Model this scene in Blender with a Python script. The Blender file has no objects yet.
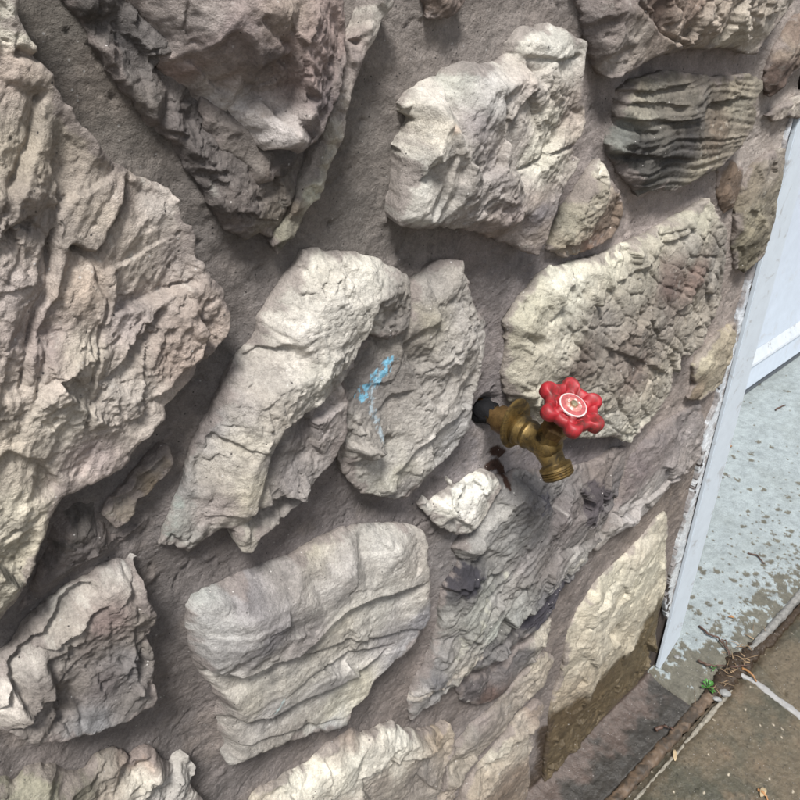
import bpy, bmesh, math, random
import numpy as np
from mathutils import Vector, Matrix, geometry

scene = bpy.context.scene
col = scene.collection
random.seed(7)

# ------------------------------------------------------------------ camera
CAM_Y, CAM_Z = -0.46, 1.33          # wall face is the plane y = 0, ground is z = 0
HEADING, PITCH = math.radians(42), math.radians(32)
cd = bpy.data.cameras.new('camera')
cd.sensor_width = 36.0
cd.lens = 36.0
cd.clip_start = 0.02
cd.clip_end = 500
cam = bpy.data.objects.new('camera', cd)
cam.location = (0, CAM_Y, CAM_Z)
cam.rotation_euler = (math.radians(90) - PITCH, 0, -HEADING)
col.objects.link(cam)
scene.camera = cam

# ------------------------------------------------------------------ light: overcast day
SUN_EL, SUN_AZ = math.radians(60), math.radians(222)   # azimuth clockwise from +y
w = bpy.data.worlds.new('World')
scene.world = w
w.use_nodes = True
nt = w.node_tree
bg = nt.nodes['Background']
sky = nt.nodes.new('ShaderNodeTexSky')
sky.sky_type = 'NISHITA'
sky.sun_disc = False
sky.sun_elevation = SUN_EL
sky.sun_rotation = SUN_AZ
sky.air_density = 1.0
sky.dust_density = 1.5
hs = nt.nodes.new('ShaderNodeHueSaturation')
hs.inputs['Saturation'].default_value = 0.30            # cloud cover: nearly colourless sky
nt.links.new(sky.outputs[0], hs.inputs['Color'])
nt.links.new(hs.outputs[0], bg.inputs[0])
bg.inputs[1].default_value = 0.038
sd = bpy.data.lights.new('sun', 'SUN')
sd.energy = 1.5
sd.angle = math.radians(14)
sd.color = (1.0, 0.98, 0.95)
sun = bpy.data.objects.new('sun', sd)
sun.rotation_euler = (math.radians(90) - SUN_EL, 0, -SUN_AZ + math.pi)
sun.location = (-1, -2, 4)
col.objects.link(sun)
scene.view_settings.view_transform = 'Standard'
scene.view_settings.look = 'None'
scene.view_settings.gamma = 1.0
scene.view_settings.exposure = 2.14
scene.cycles.max_bounces = 4
scene.cycles.diffuse_bounces = 3

# ------------------------------------------------------------------ camera model (photo pixel -> place)
_r = np.array([math.cos(HEADING), -math.sin(HEADING), 0.0])
_h = np.array([math.sin(HEADING), math.cos(HEADING), 0.0])
_z = np.array([0, 0, 1.0])
_F = _h * math.cos(PITCH) - _z * math.sin(PITCH)
_U = _h * math.sin(PITCH) + _z * math.cos(PITCH)


def ray(u, v):
    return (u - 400) * _r - (v - 400) * _U + 800 * _F


def on_wall(u, v, hmm=0.0):
    """wall coordinates (x, -z) of a photo point lying hmm millimetres proud of the mortar"""
    d = ray(u, v)
    t = (-hmm / 1000.0 - CAM_Y) / d[1]
    return np.array([d[0] * t, -(CAM_Z + d[2] * t)])


def on_ground(u, v, z=0.0):
    d = ray(u, v)
    t = (z - CAM_Z) / d[2]
    return np.array([d[0] * t, CAM_Y + d[1] * t, z])


def depth_at(x, z):
    return float(np.dot(np.array([x, -CAM_Y, z - CAM_Z]), _F))


# ------------------------------------------------------------------ noise
_rng = np.random.RandomState(11)
_PERM = np.tile(_rng.permutation(512), 3)
_ang = _rng.rand(512) * 2 * np.pi
_GX, _GY = np.cos(_ang), np.sin(_ang)


def perlin(x, y):
    xi = np.floor(x).astype(np.int64)
    yi = np.floor(y).astype(np.int64)
    xf, yf = x - xi, y - yi
    xi &= 511
    yi &= 511
    u = xf * xf * xf * (xf * (xf * 6 - 15) + 10)
    v = yf * yf * yf * (yf * (yf * 6 - 15) + 10)

    def g(a, b, fx, fy):
        k = _PERM[_PERM[a & 511] + (b & 511)]
        return _GX[k] * fx + _GY[k] * fy
    n00 = g(xi, yi, xf, yf)
    n10 = g(xi + 1, yi, xf - 1, yf)
    n01 = g(xi, yi + 1, xf, yf - 1)
    n11 = g(xi + 1, yi + 1, xf - 1, yf - 1)
    return 1.5 * ((n00 * (1 - u) + n10 * u) * (1 - v) + (n01 * (1 - u) + n11 * u) * v)


def fbm(x, y, wl, octv=4, seed=0.0, gain=0.5, mode=0):
    """wl in millimetres; mode 0 plain, 1 ridged, 2 billow"""
    f = 1000.0 / wl
    s = np.zeros_like(x)
    a, tot = 1.0, 0.0
    for o in range(octv):
        n = perlin(x * f + seed * 17.3 + o * 31.7, y * f + seed * 9.1 + o * 13.3)
        if mode == 1:
            n = 1 - 2 * np.abs(n)
        elif mode == 2:
            n = 2 * np.abs(n) - 0.6
        s += a * n
        tot += a
        a *= gain
        f *= 2.03
    return s / tot


def worley(x, y, wl, seed=0):
    f = 1000.0 / wl
    X, Y = x * f + seed * 3.7, y * f + seed * 5.1
    xi, yi = np.floor(X).astype(np.int64), np.floor(Y).astype(np.int64)
    d1 = np.full_like(X, 9.0)
    d2 = np.full_like(X, 9.0)
    idd = np.zeros_like(X)
    for i in (-1, 0, 1):
        for j in (-1, 0, 1):
            k = _PERM[_PERM[(xi + i) & 511] + ((yi + j) & 511)]
            px = xi + i + (k * 0.6180339) % 1.0
            py = yi + j + (k * 0.7548776) % 1.0
            d = np.hypot(X - px, Y - py)
            m = d < d1
            d2 = np.where(m, d1, np.minimum(d2, d))
            idd = np.where(m, k / 512.0, idd)
            d1 = np.where(m, d, d1)
    return d1, d2, idd


def facets(x, y, wl, seed, warp=0.3):
    """broken rock faces: every cell a tilted plane, returns offset in units of wl (millimetres)"""
    f = 1000.0 / wl
    q = warp * wl / 1000
    X = (x + q * fbm(x, y, wl * 1.5, 4, seed + 0.7, 0.6)) * f + seed * 3.7
    Y = (y + q * fbm(x, y, wl * 1.5, 4, seed + 4.7, 0.6)) * f + seed * 5.1
    xi, yi = np.floor(X).astype(np.int64), np.floor(Y).astype(np.int64)
    best = np.full_like(X, 9.0)
    out = np.zeros_like(X)
    for i in (-1, 0, 1):
        for j in (-1, 0, 1):
            k = _PERM[_PERM[(xi + i) & 511] + ((yi + j) & 511)]
            dx = X - (xi + i + (k * 0.6180339) % 1.0)
            dy = Y - (yi + j + (k * 0.7548776) % 1.0)
            d = np.abs(dx) * 0.6 + np.hypot(dx, dy)
            t = (k * 0.5698403) % 1.0 * 6.2832
            v = 0.30 * (np.cos(t) * dx + np.sin(t) * dy) + 0.16 * (((k * 0.3819660) % 1.0) - 0.5)
            m = d < best
            out = np.where(m, v, out)
            best = np.where(m, d, best)
    return out * wl


def sstep(a, b, x):
    t = np.clip((x - a) / (b - a), 0, 1)
    return t * t * (3 - 2 * t)


def seg_dist(P, A, B, chunk=6000):
    """distance of points to a set of segments; returns dist, signed side, index, parameter, closest point"""
    n = len(P)
    dist = np.empty(n)
    idx = np.empty(n, int)
    par = np.empty(n)
    side = np.empty(n)
    AB = B - A
    L2 = (AB ** 2).sum(1) + 1e-15
    for s in range(0, n, chunk):
        p = P[s:s + chunk]
        dx = p[:, None, 0] - A[None, :, 0]
        dy = p[:, None, 1] - A[None, :, 1]
        t = np.clip((dx * AB[:, 0] + dy * AB[:, 1]) / L2, 0, 1)
        ex = dx - t * AB[:, 0]
        ey = dy - t * AB[:, 1]
        d2 = ex * ex + ey * ey
        k = d2.argmin(1)
        r = np.arange(len(p))
        dist[s:s + chunk] = np.sqrt(d2[r, k])
        idx[s:s + chunk] = k
        par[s:s + chunk] = t[r, k]
        side[s:s + chunk] = np.sign(AB[k, 0] * dy[r, k] - AB[k, 1] * dx[r, k])
    cl = A[idx] + AB[idx] * par[:, None]
    return dist, side, idx, par, cl


def inside(P, poly):
    x, y = P[:, 0], P[:, 1]
    c = np.zeros(len(P), bool)
    n = len(poly)
    for i in range(n):
        x0, y0 = poly[i]
        x1, y1 = poly[(i + 1) % n]
        if y0 == y1:
            continue
        m = (y0 > y) != (y1 > y)
        c ^= m & (x < (x1 - x0) * (y - y0) / (y1 - y0) + x0)
    return c


def lin(c):
    c = np.asarray(c, float) / 255.0
    return np.where(c <= 0.04045, c / 12.92, ((c + 0.055) / 1.055) ** 2.4)


ALB = 0.80          # photo tone -> base colour


# ------------------------------------------------------------------ mesh helpers
def mesh_np(name, V, Fq, mat, parent=None, color=None, smooth=True):
    me = bpy.data.meshes.new(name)
    V = np.ascontiguousarray(V, np.float32)
    Fq = np.ascontiguousarray(Fq, np.int32)
    k = Fq.shape[1]
    me.vertices.add(len(V))
    me.vertices.foreach_set('co', V.ravel())
    me.loops.add(Fq.size)
    me.loops.foreach_set('vertex_index', Fq.ravel())
    me.polygons.add(len(Fq))
    me.polygons.foreach_set('loop_start', np.arange(0, Fq.size, k, dtype=np.int32))
    me.polygons.foreach_set('loop_total', np.full(len(Fq), k, np.int32))
    me.update(calc_edges=True)
    if smooth:
        me.polygons.foreach_set('use_smooth', np.ones(len(Fq), bool))
    if color is not None:
        at = me.color_attributes.new('Col', 'FLOAT_COLOR', 'POINT')
        at.data.foreach_set('color', np.ascontiguousarray(color, np.float32).ravel())
    me.materials.append(mat)
    o = bpy.data.objects.new(name, me)
    col.objects.link(o)
    if parent is not None:
        o.parent = parent
    return o


def obj_bm(name, bm, mat, parent=None, smooth=False, loc=None):
    me = bpy.data.meshes.new(name)
    bmesh.ops.recalc_face_normals(bm, faces=bm.faces)
    bm.to_mesh(me)
    bm.free()
    if smooth:
        me.polygons.foreach_set('use_smooth', [True] * len(me.polygons))
    me.materials.append(mat)
    o = bpy.data.objects.new(name, me)
    col.objects.link(o)
    if parent is not None:
        o.parent = parent
    if loc is not None:
        o.location = loc
    return o


def tag(o, label=None, cat=None, group=None, kind=None):
    if label:
        o['label'] = label
    if cat:
        o['category'] = cat
    if group:
        o['group'] = group
    if kind:
        o['kind'] = kind
    return o


def empty(name, loc=(0, 0, 0)):
    o = bpy.data.objects.new(name, None)
    o.location = loc
    o.empty_display_size = 0.05
    col.objects.link(o)
    return o


# ------------------------------------------------------------------ materials
def new_mat(name):
    m = bpy.data.materials.new(name)
    m.use_nodes = True
    t = m.node_tree
    return m, t, t.nodes['Principled BSDF']


def N(t, kind, **kw):
    n = t.nodes.new(kind)
    for k, v in kw.items():
        if k.startswith('i_'):
            n.inputs[k[2:].replace('_', ' ')].default_value = v
        else:
            setattr(n, k, v)
    return n


def ramp(t, src, stops):
    r = t.nodes.new('ShaderNodeValToRGB')
    e = r.color_ramp.elements
    while len(e) > 1:
        e.remove(e[-1])
    e[0].position = stops[0][0]
    e[0].color = stops[0][1]
    for p, c in stops[1:]:
        k = e.new(p)
        k.color = c
    t.links.new(src, r.inputs[0])
    return r.outputs[0]


def g4(v):
    return (v, v, v, 1)


def mixc(t, mode, fac, a, b):
    m = t.nodes.new('ShaderNodeMix')
    m.data_type = 'RGBA'
    m.blend_type = mode
    for sock, val in ((m.inputs['Factor'], fac), (m.inputs['A'], a), (m.inputs['B'], b)):
        pass
    ins = [s for s in m.inputs if s.enabled]
    for s, val in zip(ins, (fac, a, b)):
        if hasattr(val, 'links'):
            t.links.new(val, s)
        else:
            s.default_value = val
    return [s for s in m.outputs if s.enabled][0]


def noise(t, co, scale, detail=4, rough=0.55, dist=0.0):
    n = N(t, 'ShaderNodeTexNoise')
    n.inputs['Scale'].default_value = scale
    n.inputs['Detail'].default_value = detail
    n.inputs['Roughness'].default_value = rough
    n.inputs['Distortion'].default_value = dist
    t.links.new(co, n.inputs['Vector'])
    return n.outputs['Fac']


def bump(t, height, strength, dist, normal=None):
    b = N(t, 'ShaderNodeBump')
    b.inputs['Strength'].default_value = strength
    b.inputs['Distance'].default_value = dist
    t.links.new(height, b.inputs['Height'])
    if normal is not None:
        t.links.new(normal, b.inputs['Normal'])
    return b.outputs['Normal']


def stone_material(name, grain, speck, rough=0.88, pale=0.5):
    m, t, p = new_mat(name)
    co = N(t, 'ShaderNodeTexCoord').outputs['Object']
    at = N(t, 'ShaderNodeAttribute', attribute_name='Col')
    n1 = noise(t, co, 55, 3, 0.65)
    n2 = noise(t, co, 300, 3, 0.7)
    c = mixc(t, 'MULTIPLY', 1.0, at.outputs['Color'], ramp(t, n1, [(0.28, g4(0.74)), (0.5, g4(0.98)), (0.72, g4(1.16))]))
    c = mixc(t, 'MULTIPLY', 1.0, c, ramp(t, n2, [(0.3, g4(0.80)), (0.5, g4(1.0)), (0.7, g4(1.14))]))
    n3 = noise(t, co, 800, 2, 0.6)
    c = mixc(t, 'MULTIPLY', 1.0, c, ramp(t, n3, [(0.3, g4(0.84)), (0.5, g4(1.0)), (0.7, g4(1.12))]))
    # mineral specks, dark and pale
    v = N(t, 'ShaderNodeTexVoronoi')
    v.inputs['Scale'].default_value = 330
    t.links.new(co, v.inputs['Vector'])
    sep = N(t, 'ShaderNodeSeparateColor')
    t.links.new(v.outputs['Color'], sep.inputs[0])
    near = ramp(t, v.outputs['Distance'], [(0.16, g4(1)), (0.3, g4(0))])
    dk = ramp(t, sep.outputs[0], [(1 - speck, g4(0)), (1 - speck + 0.01, g4(1))])
    lt = ramp(t, sep.outputs[1], [(1 - speck * 0.8, g4(0)), (1 - speck * 0.8 + 0.01, g4(1))])
    mk = mixc(t, 'MULTIPLY', 1.0, near, dk)
    c = mixc(t, 'MIX', mk, c, (0.045, 0.04, 0.038, 1))
    mk2 = mixc(t, 'MULTIPLY', 1.0, near, lt)
    c = mixc(t, 'MIX', mk2, c, (*[pale * q for q in (1.0, 0.95, 0.9)], 1))
    t.links.new(c, p.inputs['Base Color'])
    # fine relief
    b1 = bump(t, noise(t, co, 200, 6, 0.72), grain, 0.006)
    t.links.new(b1, p.inputs['Normal'])
    # alpha of the colour attribute carries wetness
    rr = N(t, 'ShaderNodeMapRange')
    rr.inputs['To Min'].default_value = rough
    rr.inputs['To Max'].default_value = 0.28
    t.links.new(at.outputs['Alpha'], rr.inputs['Value'])
    t.links.new(rr.outputs[0], p.inputs['Roughness'])
    p.inputs['Specular IOR Level'].default_value = 0.35
    return m


M_STONE = stone_material('weathered_stone', 0.75, 0.022, pale=0.55)
M_MORTAR = stone_material('mortar_sand', 1.0, 0.05, 0.92, pale=0.34)

# ------------------------------------------------------------------ stone builder
STONE_MASKS = []        # polygons (wall coordinates) that hide the mortar behind
HS = 0.60
TXS = 0.55              # overall strength of the surface textures
SPC = 0.0016            # grid spacing per metre of distance


def rough_outline(poly, amp, seed):
    """subdivide and fracture an outline (wall coordinates, metres)"""
    out = []
    n = len(poly)
    for i in range(n):
        a, b = poly[i], poly[(i + 1) % n]
        L = np.hypot(*(b[:2] - a[:2]))
        k = max(1, int(L / 0.003))
        for j in range(k):
            out.append(a + (b - a) * j / k)
    out = np.array(out)
    x, y = out[:, 0].copy(), out[:, 1].copy()
    out[:, 0] += amp * (fbm(x, y, 22, 4, seed, 0.6))
    out[:, 1] += amp * (fbm(x, y, 22, 4, seed + 5, 0.6))
    jag = facets(x, y, 9, seed + 6, 0.2) / 1000 * min(1.0, amp * 450)
    out[:, 0] += 0.55 * jag
    out[:, 1] -= 0.55 * jag
    return out


def tin(pts, hs, Q):
    vs = [Vector((float(a), float(b))) for a, b in pts]
    res = geometry.delaunay_2d_cdt(vs, [], [], 0, 1e-5)
    vv = np.array([[a.x, a.y] for a in res[0]])
    oh = np.array([np.mean([hs[k] for k in o]) if len(o) else 0 for o in res[3]])
    H = np.full(len(Q), np.nan)
    for f in res[2]:
        if len(f) != 3:
            continue
        a, b, c = vv[list(f)]
        lo = np.minimum(np.minimum(a, b), c) - 1e-9
        hi = np.maximum(np.maximum(a, b), c) + 1e-9
        m = np.where((Q[:, 0] >= lo[0]) & (Q[:, 0] <= hi[0]) & (Q[:, 1] >= lo[1]) & (Q[:, 1] <= hi[1]))[0]
        if not len(m):
            continue
        q = Q[m]
        den = (b[1] - c[1]) * (a[0] - c[0]) + (c[0] - b[0]) * (a[1] - c[1])
        if abs(den) < 1e-14:
            continue
        w0 = ((b[1] - c[1]) * (q[:, 0] - c[0]) + (c[0] - b[0]) * (q[:, 1] - c[1])) / den
        w1 = ((c[1] - a[1]) * (q[:, 0] - c[0]) + (a[0] - c[0]) * (q[:, 1] - c[1])) / den
        w2 = 1 - w0 - w1
        ok = (w0 >= -1e-6) & (w1 >= -1e-6) & (w2 >= -1e-6)
        H[m[ok]] = (w0 * oh[f[0]] + w1 * oh[f[1]] + w2 * oh[f[2]])[ok]
    return np.where(np.isnan(H), np.nanmean(H), H)


def wall_dir(u, v, d, h):
    a, b = on_wall(u - d[0] * 5, v - d[1] * 5, h), on_wall(u + d[0] * 5, v + d[1] * 5, h)
    e = b - a
    return e / np.hypot(*e)


def px_poly(pts, h):
    return np.array([on_wall(u, v, h) for u, v in pts])


def colour_field(pts, P, h, warp, seed, power=3.0):
    """blend of colour points (u, v, rgb) over the stone, edges broken up by noise"""
    C = np.array([on_wall(u, v, h) for u, v, c in pts])
    K = np.array([lin(c) * ALB for u, v, c in pts])
    x, y = P[:, 0], P[:, 1]
    wx = x + warp * fbm(x, y, 45, 5, seed + 2, 0.6)
    wy = y + warp * fbm(x, y, 45, 5, seed + 8, 0.6)
    acc = np.zeros((len(P), 3))
    tot = np.zeros(len(P))
    for c, k in zip(C, K):
        wgt = 1.0 / (((wx - c[0]) ** 2 + (wy - c[1]) ** 2 + 2e-5) ** (power / 2))
        acc += wgt[:, None] * k
        tot += wgt
    acc = acc / tot[:, None]
    acc = acc * (acc.mean(1, keepdims=True) / 0.29) ** 0.38
    return acc + (acc.mean(1, keepdims=True) - acc) * 0.24


def apply_features(h, P, H, feats, k=1.0):
    """cracks and ledges given as photo polylines; returns millimetre height"""
    for ft in feats:
        pts = px_poly(ft['p'], ft.get('h', H))
        A, B = pts[:-1], pts[1:]
        x, y = P[:, 0], P[:, 1]
        wob = ft.get('wob', 2.0) / 1000
        Q = np.stack([x + wob * fbm(x, y, 14, 3, 3.1), y + wob * fbm(x, y, 14, 3, 8.2)], 1)
        reach = ft.get('L', 40) * 3 / 1000.0
        lo, hi = pts.min(0) - reach, pts.max(0) + reach
        m = np.where((Q[:, 0] > lo[0]) & (Q[:, 0] < hi[0]) & (Q[:, 1] > lo[1]) & (Q[:, 1] < hi[1]))[0]
        if not len(m):
            continue
        d, s, i, t, cl = seg_dist(Q[m], A, B)
        L = np.hypot(*(B - A).T)
        cum = np.concatenate([[0], np.cumsum(L)])
        T = (cum[i] + t * L[i]) / cum[-1]
        e = ft.get('fade', 0.12)
        fade = sstep(0, e, T) * sstep(1, 1 - e, T)
        d = d * 1000
        if ft['t'] == 'crack':
            vary = 0.65 + 0.6 * fbm(Q[m, 0], Q[m, 1], 20, 2, 4.4)
            h[m] -= ft['d'] * vary * np.exp(-(d / ft['w']) ** 2) * fade
        else:
            sd_ = d * s
            wd = ft.get('w', 2.0)
            drop = ft['d'] * sstep(-wd, wd, sd_) * np.exp(-np.maximum(sd_, 0) / ft.get('L', 40))
            lip = ft.get('lip', 0.25) * ft['d'] * np.exp(-np.abs(sd_) / 6.0) * (sd_ < 0)
            h[m] += (lip - drop) * fade
    return h


def stone(name, outline, H, ctrl=(), cols=(), tex=(), feats=(), stamps=(), wet=None, rim=(8, 0.88),
          edge=2.2, rw=7.0, rd=4.0, auto=6, facet=5.0, seed=0, wall_pts=None, spc=None, parent=None,
          mat=None, back=-22, undercut=9, hide=True, warp=0.016, rough=1.0, smooth_k=1.0, grime=0.6):
    rs = np.random.RandomState(seed + 100)
    # depths were first noted about twice too deep: bring every given height to the real relief
    H = H * HS
    rim = (rim[0] * 0.7, rim[1])
    rd *= 0.5
    rw *= 0.6
    if outline is not None:
        outline = [(p[0], p[1], p[2] * HS) if len(p) > 2 else p for p in outline]
    ctrl = [(u, v, hh * HS) for u, v, hh in ctrl]
    feats = [dict(f, h=f['h'] * HS, d=f['d'] * 1.0) if 'h' in f else dict(f, d=f['d'] * 1.0) for f in feats]
    stamps = [dict(s_, h=s_['h'] * HS) if 'h' in s_ else s_ for s_ in stamps]
    # ---- outline with a rim height at every corner
    if wall_pts is None:
        base = px_poly([p[:2] for p in outline], H * 0.4)
    else:
        base = np.array(wall_pts, float)
    n = len(base)
    area = 0.5 * np.sum(base[:, 0] * np.roll(base[:, 1], -1) - np.roll(base[:, 0], -1) * base[:, 1])
    rims = []
    for i in range(n):
        e = base[(i + 1) % n] - base[i - 1]
        nn = np.array([e[1], -e[0]]) / (np.hypot(*e) + 1e-9) * (1 if area > 0 else -1)
        vd = np.array([base[i][0], base[i][1] + CAM_Z])
        vd /= np.hypot(*vd) + 1e-9
        a = float(sstep(-0.35, 0.5, np.dot(nn, vd)))
        rims.append(rim[0] + (H * rim[1] - rim[0]) * a)
    if wall_pts is None:
        poly = []
        for i, p in enumerate(outline):
            if len(p) > 2:
                rims[i] = p[2]
            poly.append(on_wall(p[0], p[1], rims[i]))
        poly = np.array(poly)
    else:
        poly = base
    rims = np.array(rims)
    for _ in range(2):
        rims = 0.25 * np.roll(rims, 1) + 0.5 * rims + 0.25 * np.roll(rims, -1)
    if wall_pts is None:
        poly = np.array([on_wall(p[0], p[1], r) for p, r in zip(outline, rims)])
    ro = rough_outline(np.column_stack([poly, rims]), edge / 1000, seed * 1.37)
    ring, rim_h = ro[:, :2], ro[:, 2]
    STONE_MASKS.append(ring if hide else None)
    cen = poly.mean(0)
    # ---- facet net
    P0, H0 = [], []
    for p, r in zip(poly, rims):
        P0.append(p); H0.append(r)
        P0.append(cen + (p - cen) * 1.25); H0.append(r)
    good = []
    for u, v, hh in ctrl:
        # a face may be steep but not fold over the rim
        for _ in range(40):
            q = on_wall(u, v, hh)[None]
            dq, _s, kq, tq, _c = seg_dist(q, poly, np.roll(poly, -1, 0))
            rl = rims[kq[0]] * (1 - tq[0]) + rims[(kq[0] + 1) % n] * tq[0]
            if inside(q, poly)[0] and dq[0] * 1000 * 2.2 >= abs(hh - rl) - 0.5:
                good.append((u, v, hh))
                break
            hh = hh + (rl - hh) * 0.08 if inside(q, poly)[0] else hh * 0.92
    ctrl = good
    for u, v, hh in ctrl:
        P0.append(on_wall(u, v, hh)); H0.append(hh)
    man = len(P0)
    lo, hi = poly.min(0), poly.max(0)
    tries = 0
    size = math.sqrt(abs(area))
    while auto > 0 and tries < 400:
        tries += 1
        q = lo + rs.rand(2) * (hi - lo)
        if not inside(q[None], poly)[0]:
            continue
        dmin = min(np.hypot(*(q - p)) for p in P0)
        if dmin < size * 0.13:
            continue
        if ctrl:
            ds = np.array([np.hypot(*(q - on_wall(u, v, hh))) for u, v, hh in ctrl])
            ww = 1 / (ds ** 2 + 1e-6)
            hq = float((ww * np.array([c[2] for c in ctrl])).sum() / ww.sum())
        else:
            hq = H
        P0.append(q); H0.append(hq + facet * (rs.rand() - 0.5) * 2)
        auto -= 1
    # ---- grid
    dep = depth_at(cen[0], -cen[1])
    s = spc or max(0.0008, SPC * max(dep, 0.35))
    lo, hi = ring.min(0) - s, ring.max(0) + s
    nx, ny = int((hi[0] - lo[0]) / s) + 2, int((hi[1] - lo[1]) / s) + 2
    gx, gy = np.meshgrid(lo[0] + np.arange(nx) * s, lo[1] + np.arange(ny) * s, indexing='ij')
    G = np.stack([gx.ravel(), gy.ravel()], 1)
    ins = inside(G, ring)
    I = ins.reshape(nx, ny)
    cell = I[:-1, :-1] | I[1:, :-1] | I[:-1, 1:] | I[1:, 1:]
    ci, cj = np.where(cell)
    ids = lambda i, j: i * ny + j
    F = np.stack([ids(ci, cj), ids(ci + 1, cj), ids(ci + 1, cj + 1), ids(ci, cj + 1)], 1)
    used = np.unique(F)
    remap = np.full(nx * ny, -1)
    remap[used] = np.arange(len(used))
    F = remap[F]
    P = G[used]
    ins = ins[used]
    A, B = ring, np.roll(ring, -1, 0)
    d, _, ei, et, cl = seg_dist(P, A, B)
    P = np.where(ins[:, None], P, cl)
    d = np.where(ins, d, 0) * 1000.0
    x, y = P[:, 0], P[:, 1]
    # ---- height, millimetres
    wx = 0.006 * fbm(x, y, 40, 4, seed + 0.3) + 0.0015 * fbm(x, y, 9, 3, seed + 0.9)
    wy = 0.006 * fbm(x, y, 40, 4, seed + 1.3) + 0.0015 * fbm(x, y, 9, 3, seed + 1.9)
    PP, HH = np.array(P0), np.array(H0)
    k = smooth_k / 1000
    h = np.zeros(len(P))
    for ox, oy in ((k, 0), (-k, k), (0, -k)):
        h += tin(PP, HH, np.stack([x + wx + ox, y + wy + oy], 1)) / 3
    inner = sstep(0, 12, d)
    pr = 0.35 + 0.85 * sstep(-0.22, 0.30, fbm(x, y, 75, 3, seed + 80, 0.5))      # some faces broke clean, others rough
    full_rough, rough = rough, rough * pr
    h += rough * (1.2 * fbm(x, y, 38, 5, seed + 2.1, 0.5) + 0.5 * fbm(x, y, 7, 3, seed + 3.3, 0.6)) * (0.35 + 0.65 * inner)
    # natural fractures: thin creases and small broken terraces
    rg = fbm(x + wx, y + wy, 46, 3, seed + 4.4, 0.5, 1)
    h -= (0.4 * full_rough + 0.6 * rough) * 3.2 * sstep(0.89, 0.985, rg)
    tz = fbm(x, y, 30, 3, seed + 6.6, 0.5) * 3.0
    h += rough * 0.8 * (np.floor(tz) + sstep(0.35, 0.65, tz - np.floor(tz)) - tz)
    big = np.clip(fbm(x, y, 90, 2, seed + 7.7) + 0.6, 0.15, 1.2)
    h += rough * big * inner * 1.0 * facets(x, y, 52, seed + 1, 0.2)
    h += rough * (0.3 + 0.7 * inner) * 0.62 * facets(x, y, 19, seed + 2, 0.35) * np.clip(fbm(x, y, 60, 2, seed + 9.7) + 0.7, 0.2, 1.2)
    h += rough * 0.55 * facets(x, y, 8, seed + 3, 0.3)
    h += rough * 0.40 * facets(x, y, 4.2, seed + 4, 0.3)
    h = apply_features(h, P, H * 0.85, feats)
    for tx in tex:
        amp, wl = tx['a'] * TXS, tx['wl']
        X, Y = x, y
        if 'dir' in tx:
            uv = tx.get('at')
            if uv is None:
                uv = np.mean([p[:2] for p in outline], 0) if outline is not None else (400, 400)
            e = wall_dir(uv[0], uv[1], tx['dir'], H) if wall_pts is None else np.array(tx['dir'])
            bend = tx.get('bend', 6.0) / 1000 * fbm(x, y, 120, 2, seed + 5.5)
            a_ = x * e[0] + y * e[1]
            c_ = -x * e[1] + y * e[0] + bend
            X, Y = a_ * tx.get('an', 0.15), c_
        kd = tx['k']
        if kd == 'fbm':
            v = fbm(X, Y, wl, 4, seed + 7, 0.55)
        elif kd == 'ridge':
            v = fbm(X, Y, wl, 4, seed + 7, 0.55, 1)
        elif kd == 'billow':
            v = fbm(X, Y, wl, 4, seed + 7, 0.5, 2)
        elif kd == 'strata':        # stepped beds with sharp lower edges
            q = (Y * 1000 + 1.6 * wl * fbm(X, Y, wl * 4, 3, seed + 7)) / wl
            fr = q - np.floor(q)
            hsh = ((np.floor(q) * 0.6180339) % 1.0)
            v = (0.45 + hsh) * (0.5 - fr) - 1.1 * np.exp(-((fr - 0.04) / 0.07) ** 2) * hsh
        elif kd == 'cell':
            q1 = 0.25 * wl / 1000
            d1, d2, idd = worley(X + q1 * fbm(X, Y, wl * 1.2, 3, seed), Y + q1 * fbm(X, Y, wl * 1.2, 3, seed + 3), wl, seed)
            v = (sstep(0.0, 0.13, d2 - d1) - 0.9) * 0.9 + 0.32 * (idd - 0.5) - 0.15 * d1
        elif kd == 'pits':
            d1, d2, idd = worley(X, Y, wl, seed)
            v = -1.0 * (idd > 0.6) * np.exp(-(d1 / 0.22) ** 2)
        if 'mask' in tx:
            mp = px_poly(tx['mask'], H)
            di = seg_dist(P, mp, np.roll(mp, -1, 0))[0] * 1000
            sg = np.where(inside(P, mp), di, -di) + 5 * fbm(x, y, 25, 3, seed + 9)
            v = v * sstep(-4, 8, sg)
        h += amp * v * (0.4 + 0.6 * inner) * (1.0 if tx.get('all') else (0.35 + 0.65 * pr))
    # take the saw-teeth off steep steps
    for _ in range(1):
        gh = np.full(nx * ny, np.nan)
        gh[used] = h
        gh = gh.reshape(nx, ny)
        st = np.stack([np.roll(gh, 1, 0), np.roll(gh, -1, 0), np.roll(gh, 1, 1), np.roll(gh, -1, 1)])
        av = np.where(np.isnan(st), gh[None], st).mean(0)
        h = (0.75 * gh + 0.25 * av).ravel()[used]
    h += rough * 0.35 * fbm(x, y, 4.5, 3, seed + 70, 0.6)
    # rounded arris
    tt = np.clip(d / (rw * (0.7 + 0.6 * (fbm(x, y, 50, 2, seed + 8.8) + 0.5))), 0, 1)
    h -= rd * (1 - np.sqrt(np.clip(1 - (1 - tt) ** 2, 0, 1)))
    h = np.maximum(h, 5.0 * sstep(0, 5, d) + 1.5 * fbm(x, y, 20, 3, seed + 71) - 3)
    # ---- colour
    if cols:
        C = colour_field(cols, P, H * 0.8, warp, seed) if wall_pts is None else np.tile(lin(cols[0][2]) * ALB, (len(P), 1))
    else:
        C = np.tile(lin((170, 158, 148)) * ALB, (len(P), 1))
    hue = fbm(x, y, 60, 4, seed + 12, 0.6)
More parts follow.
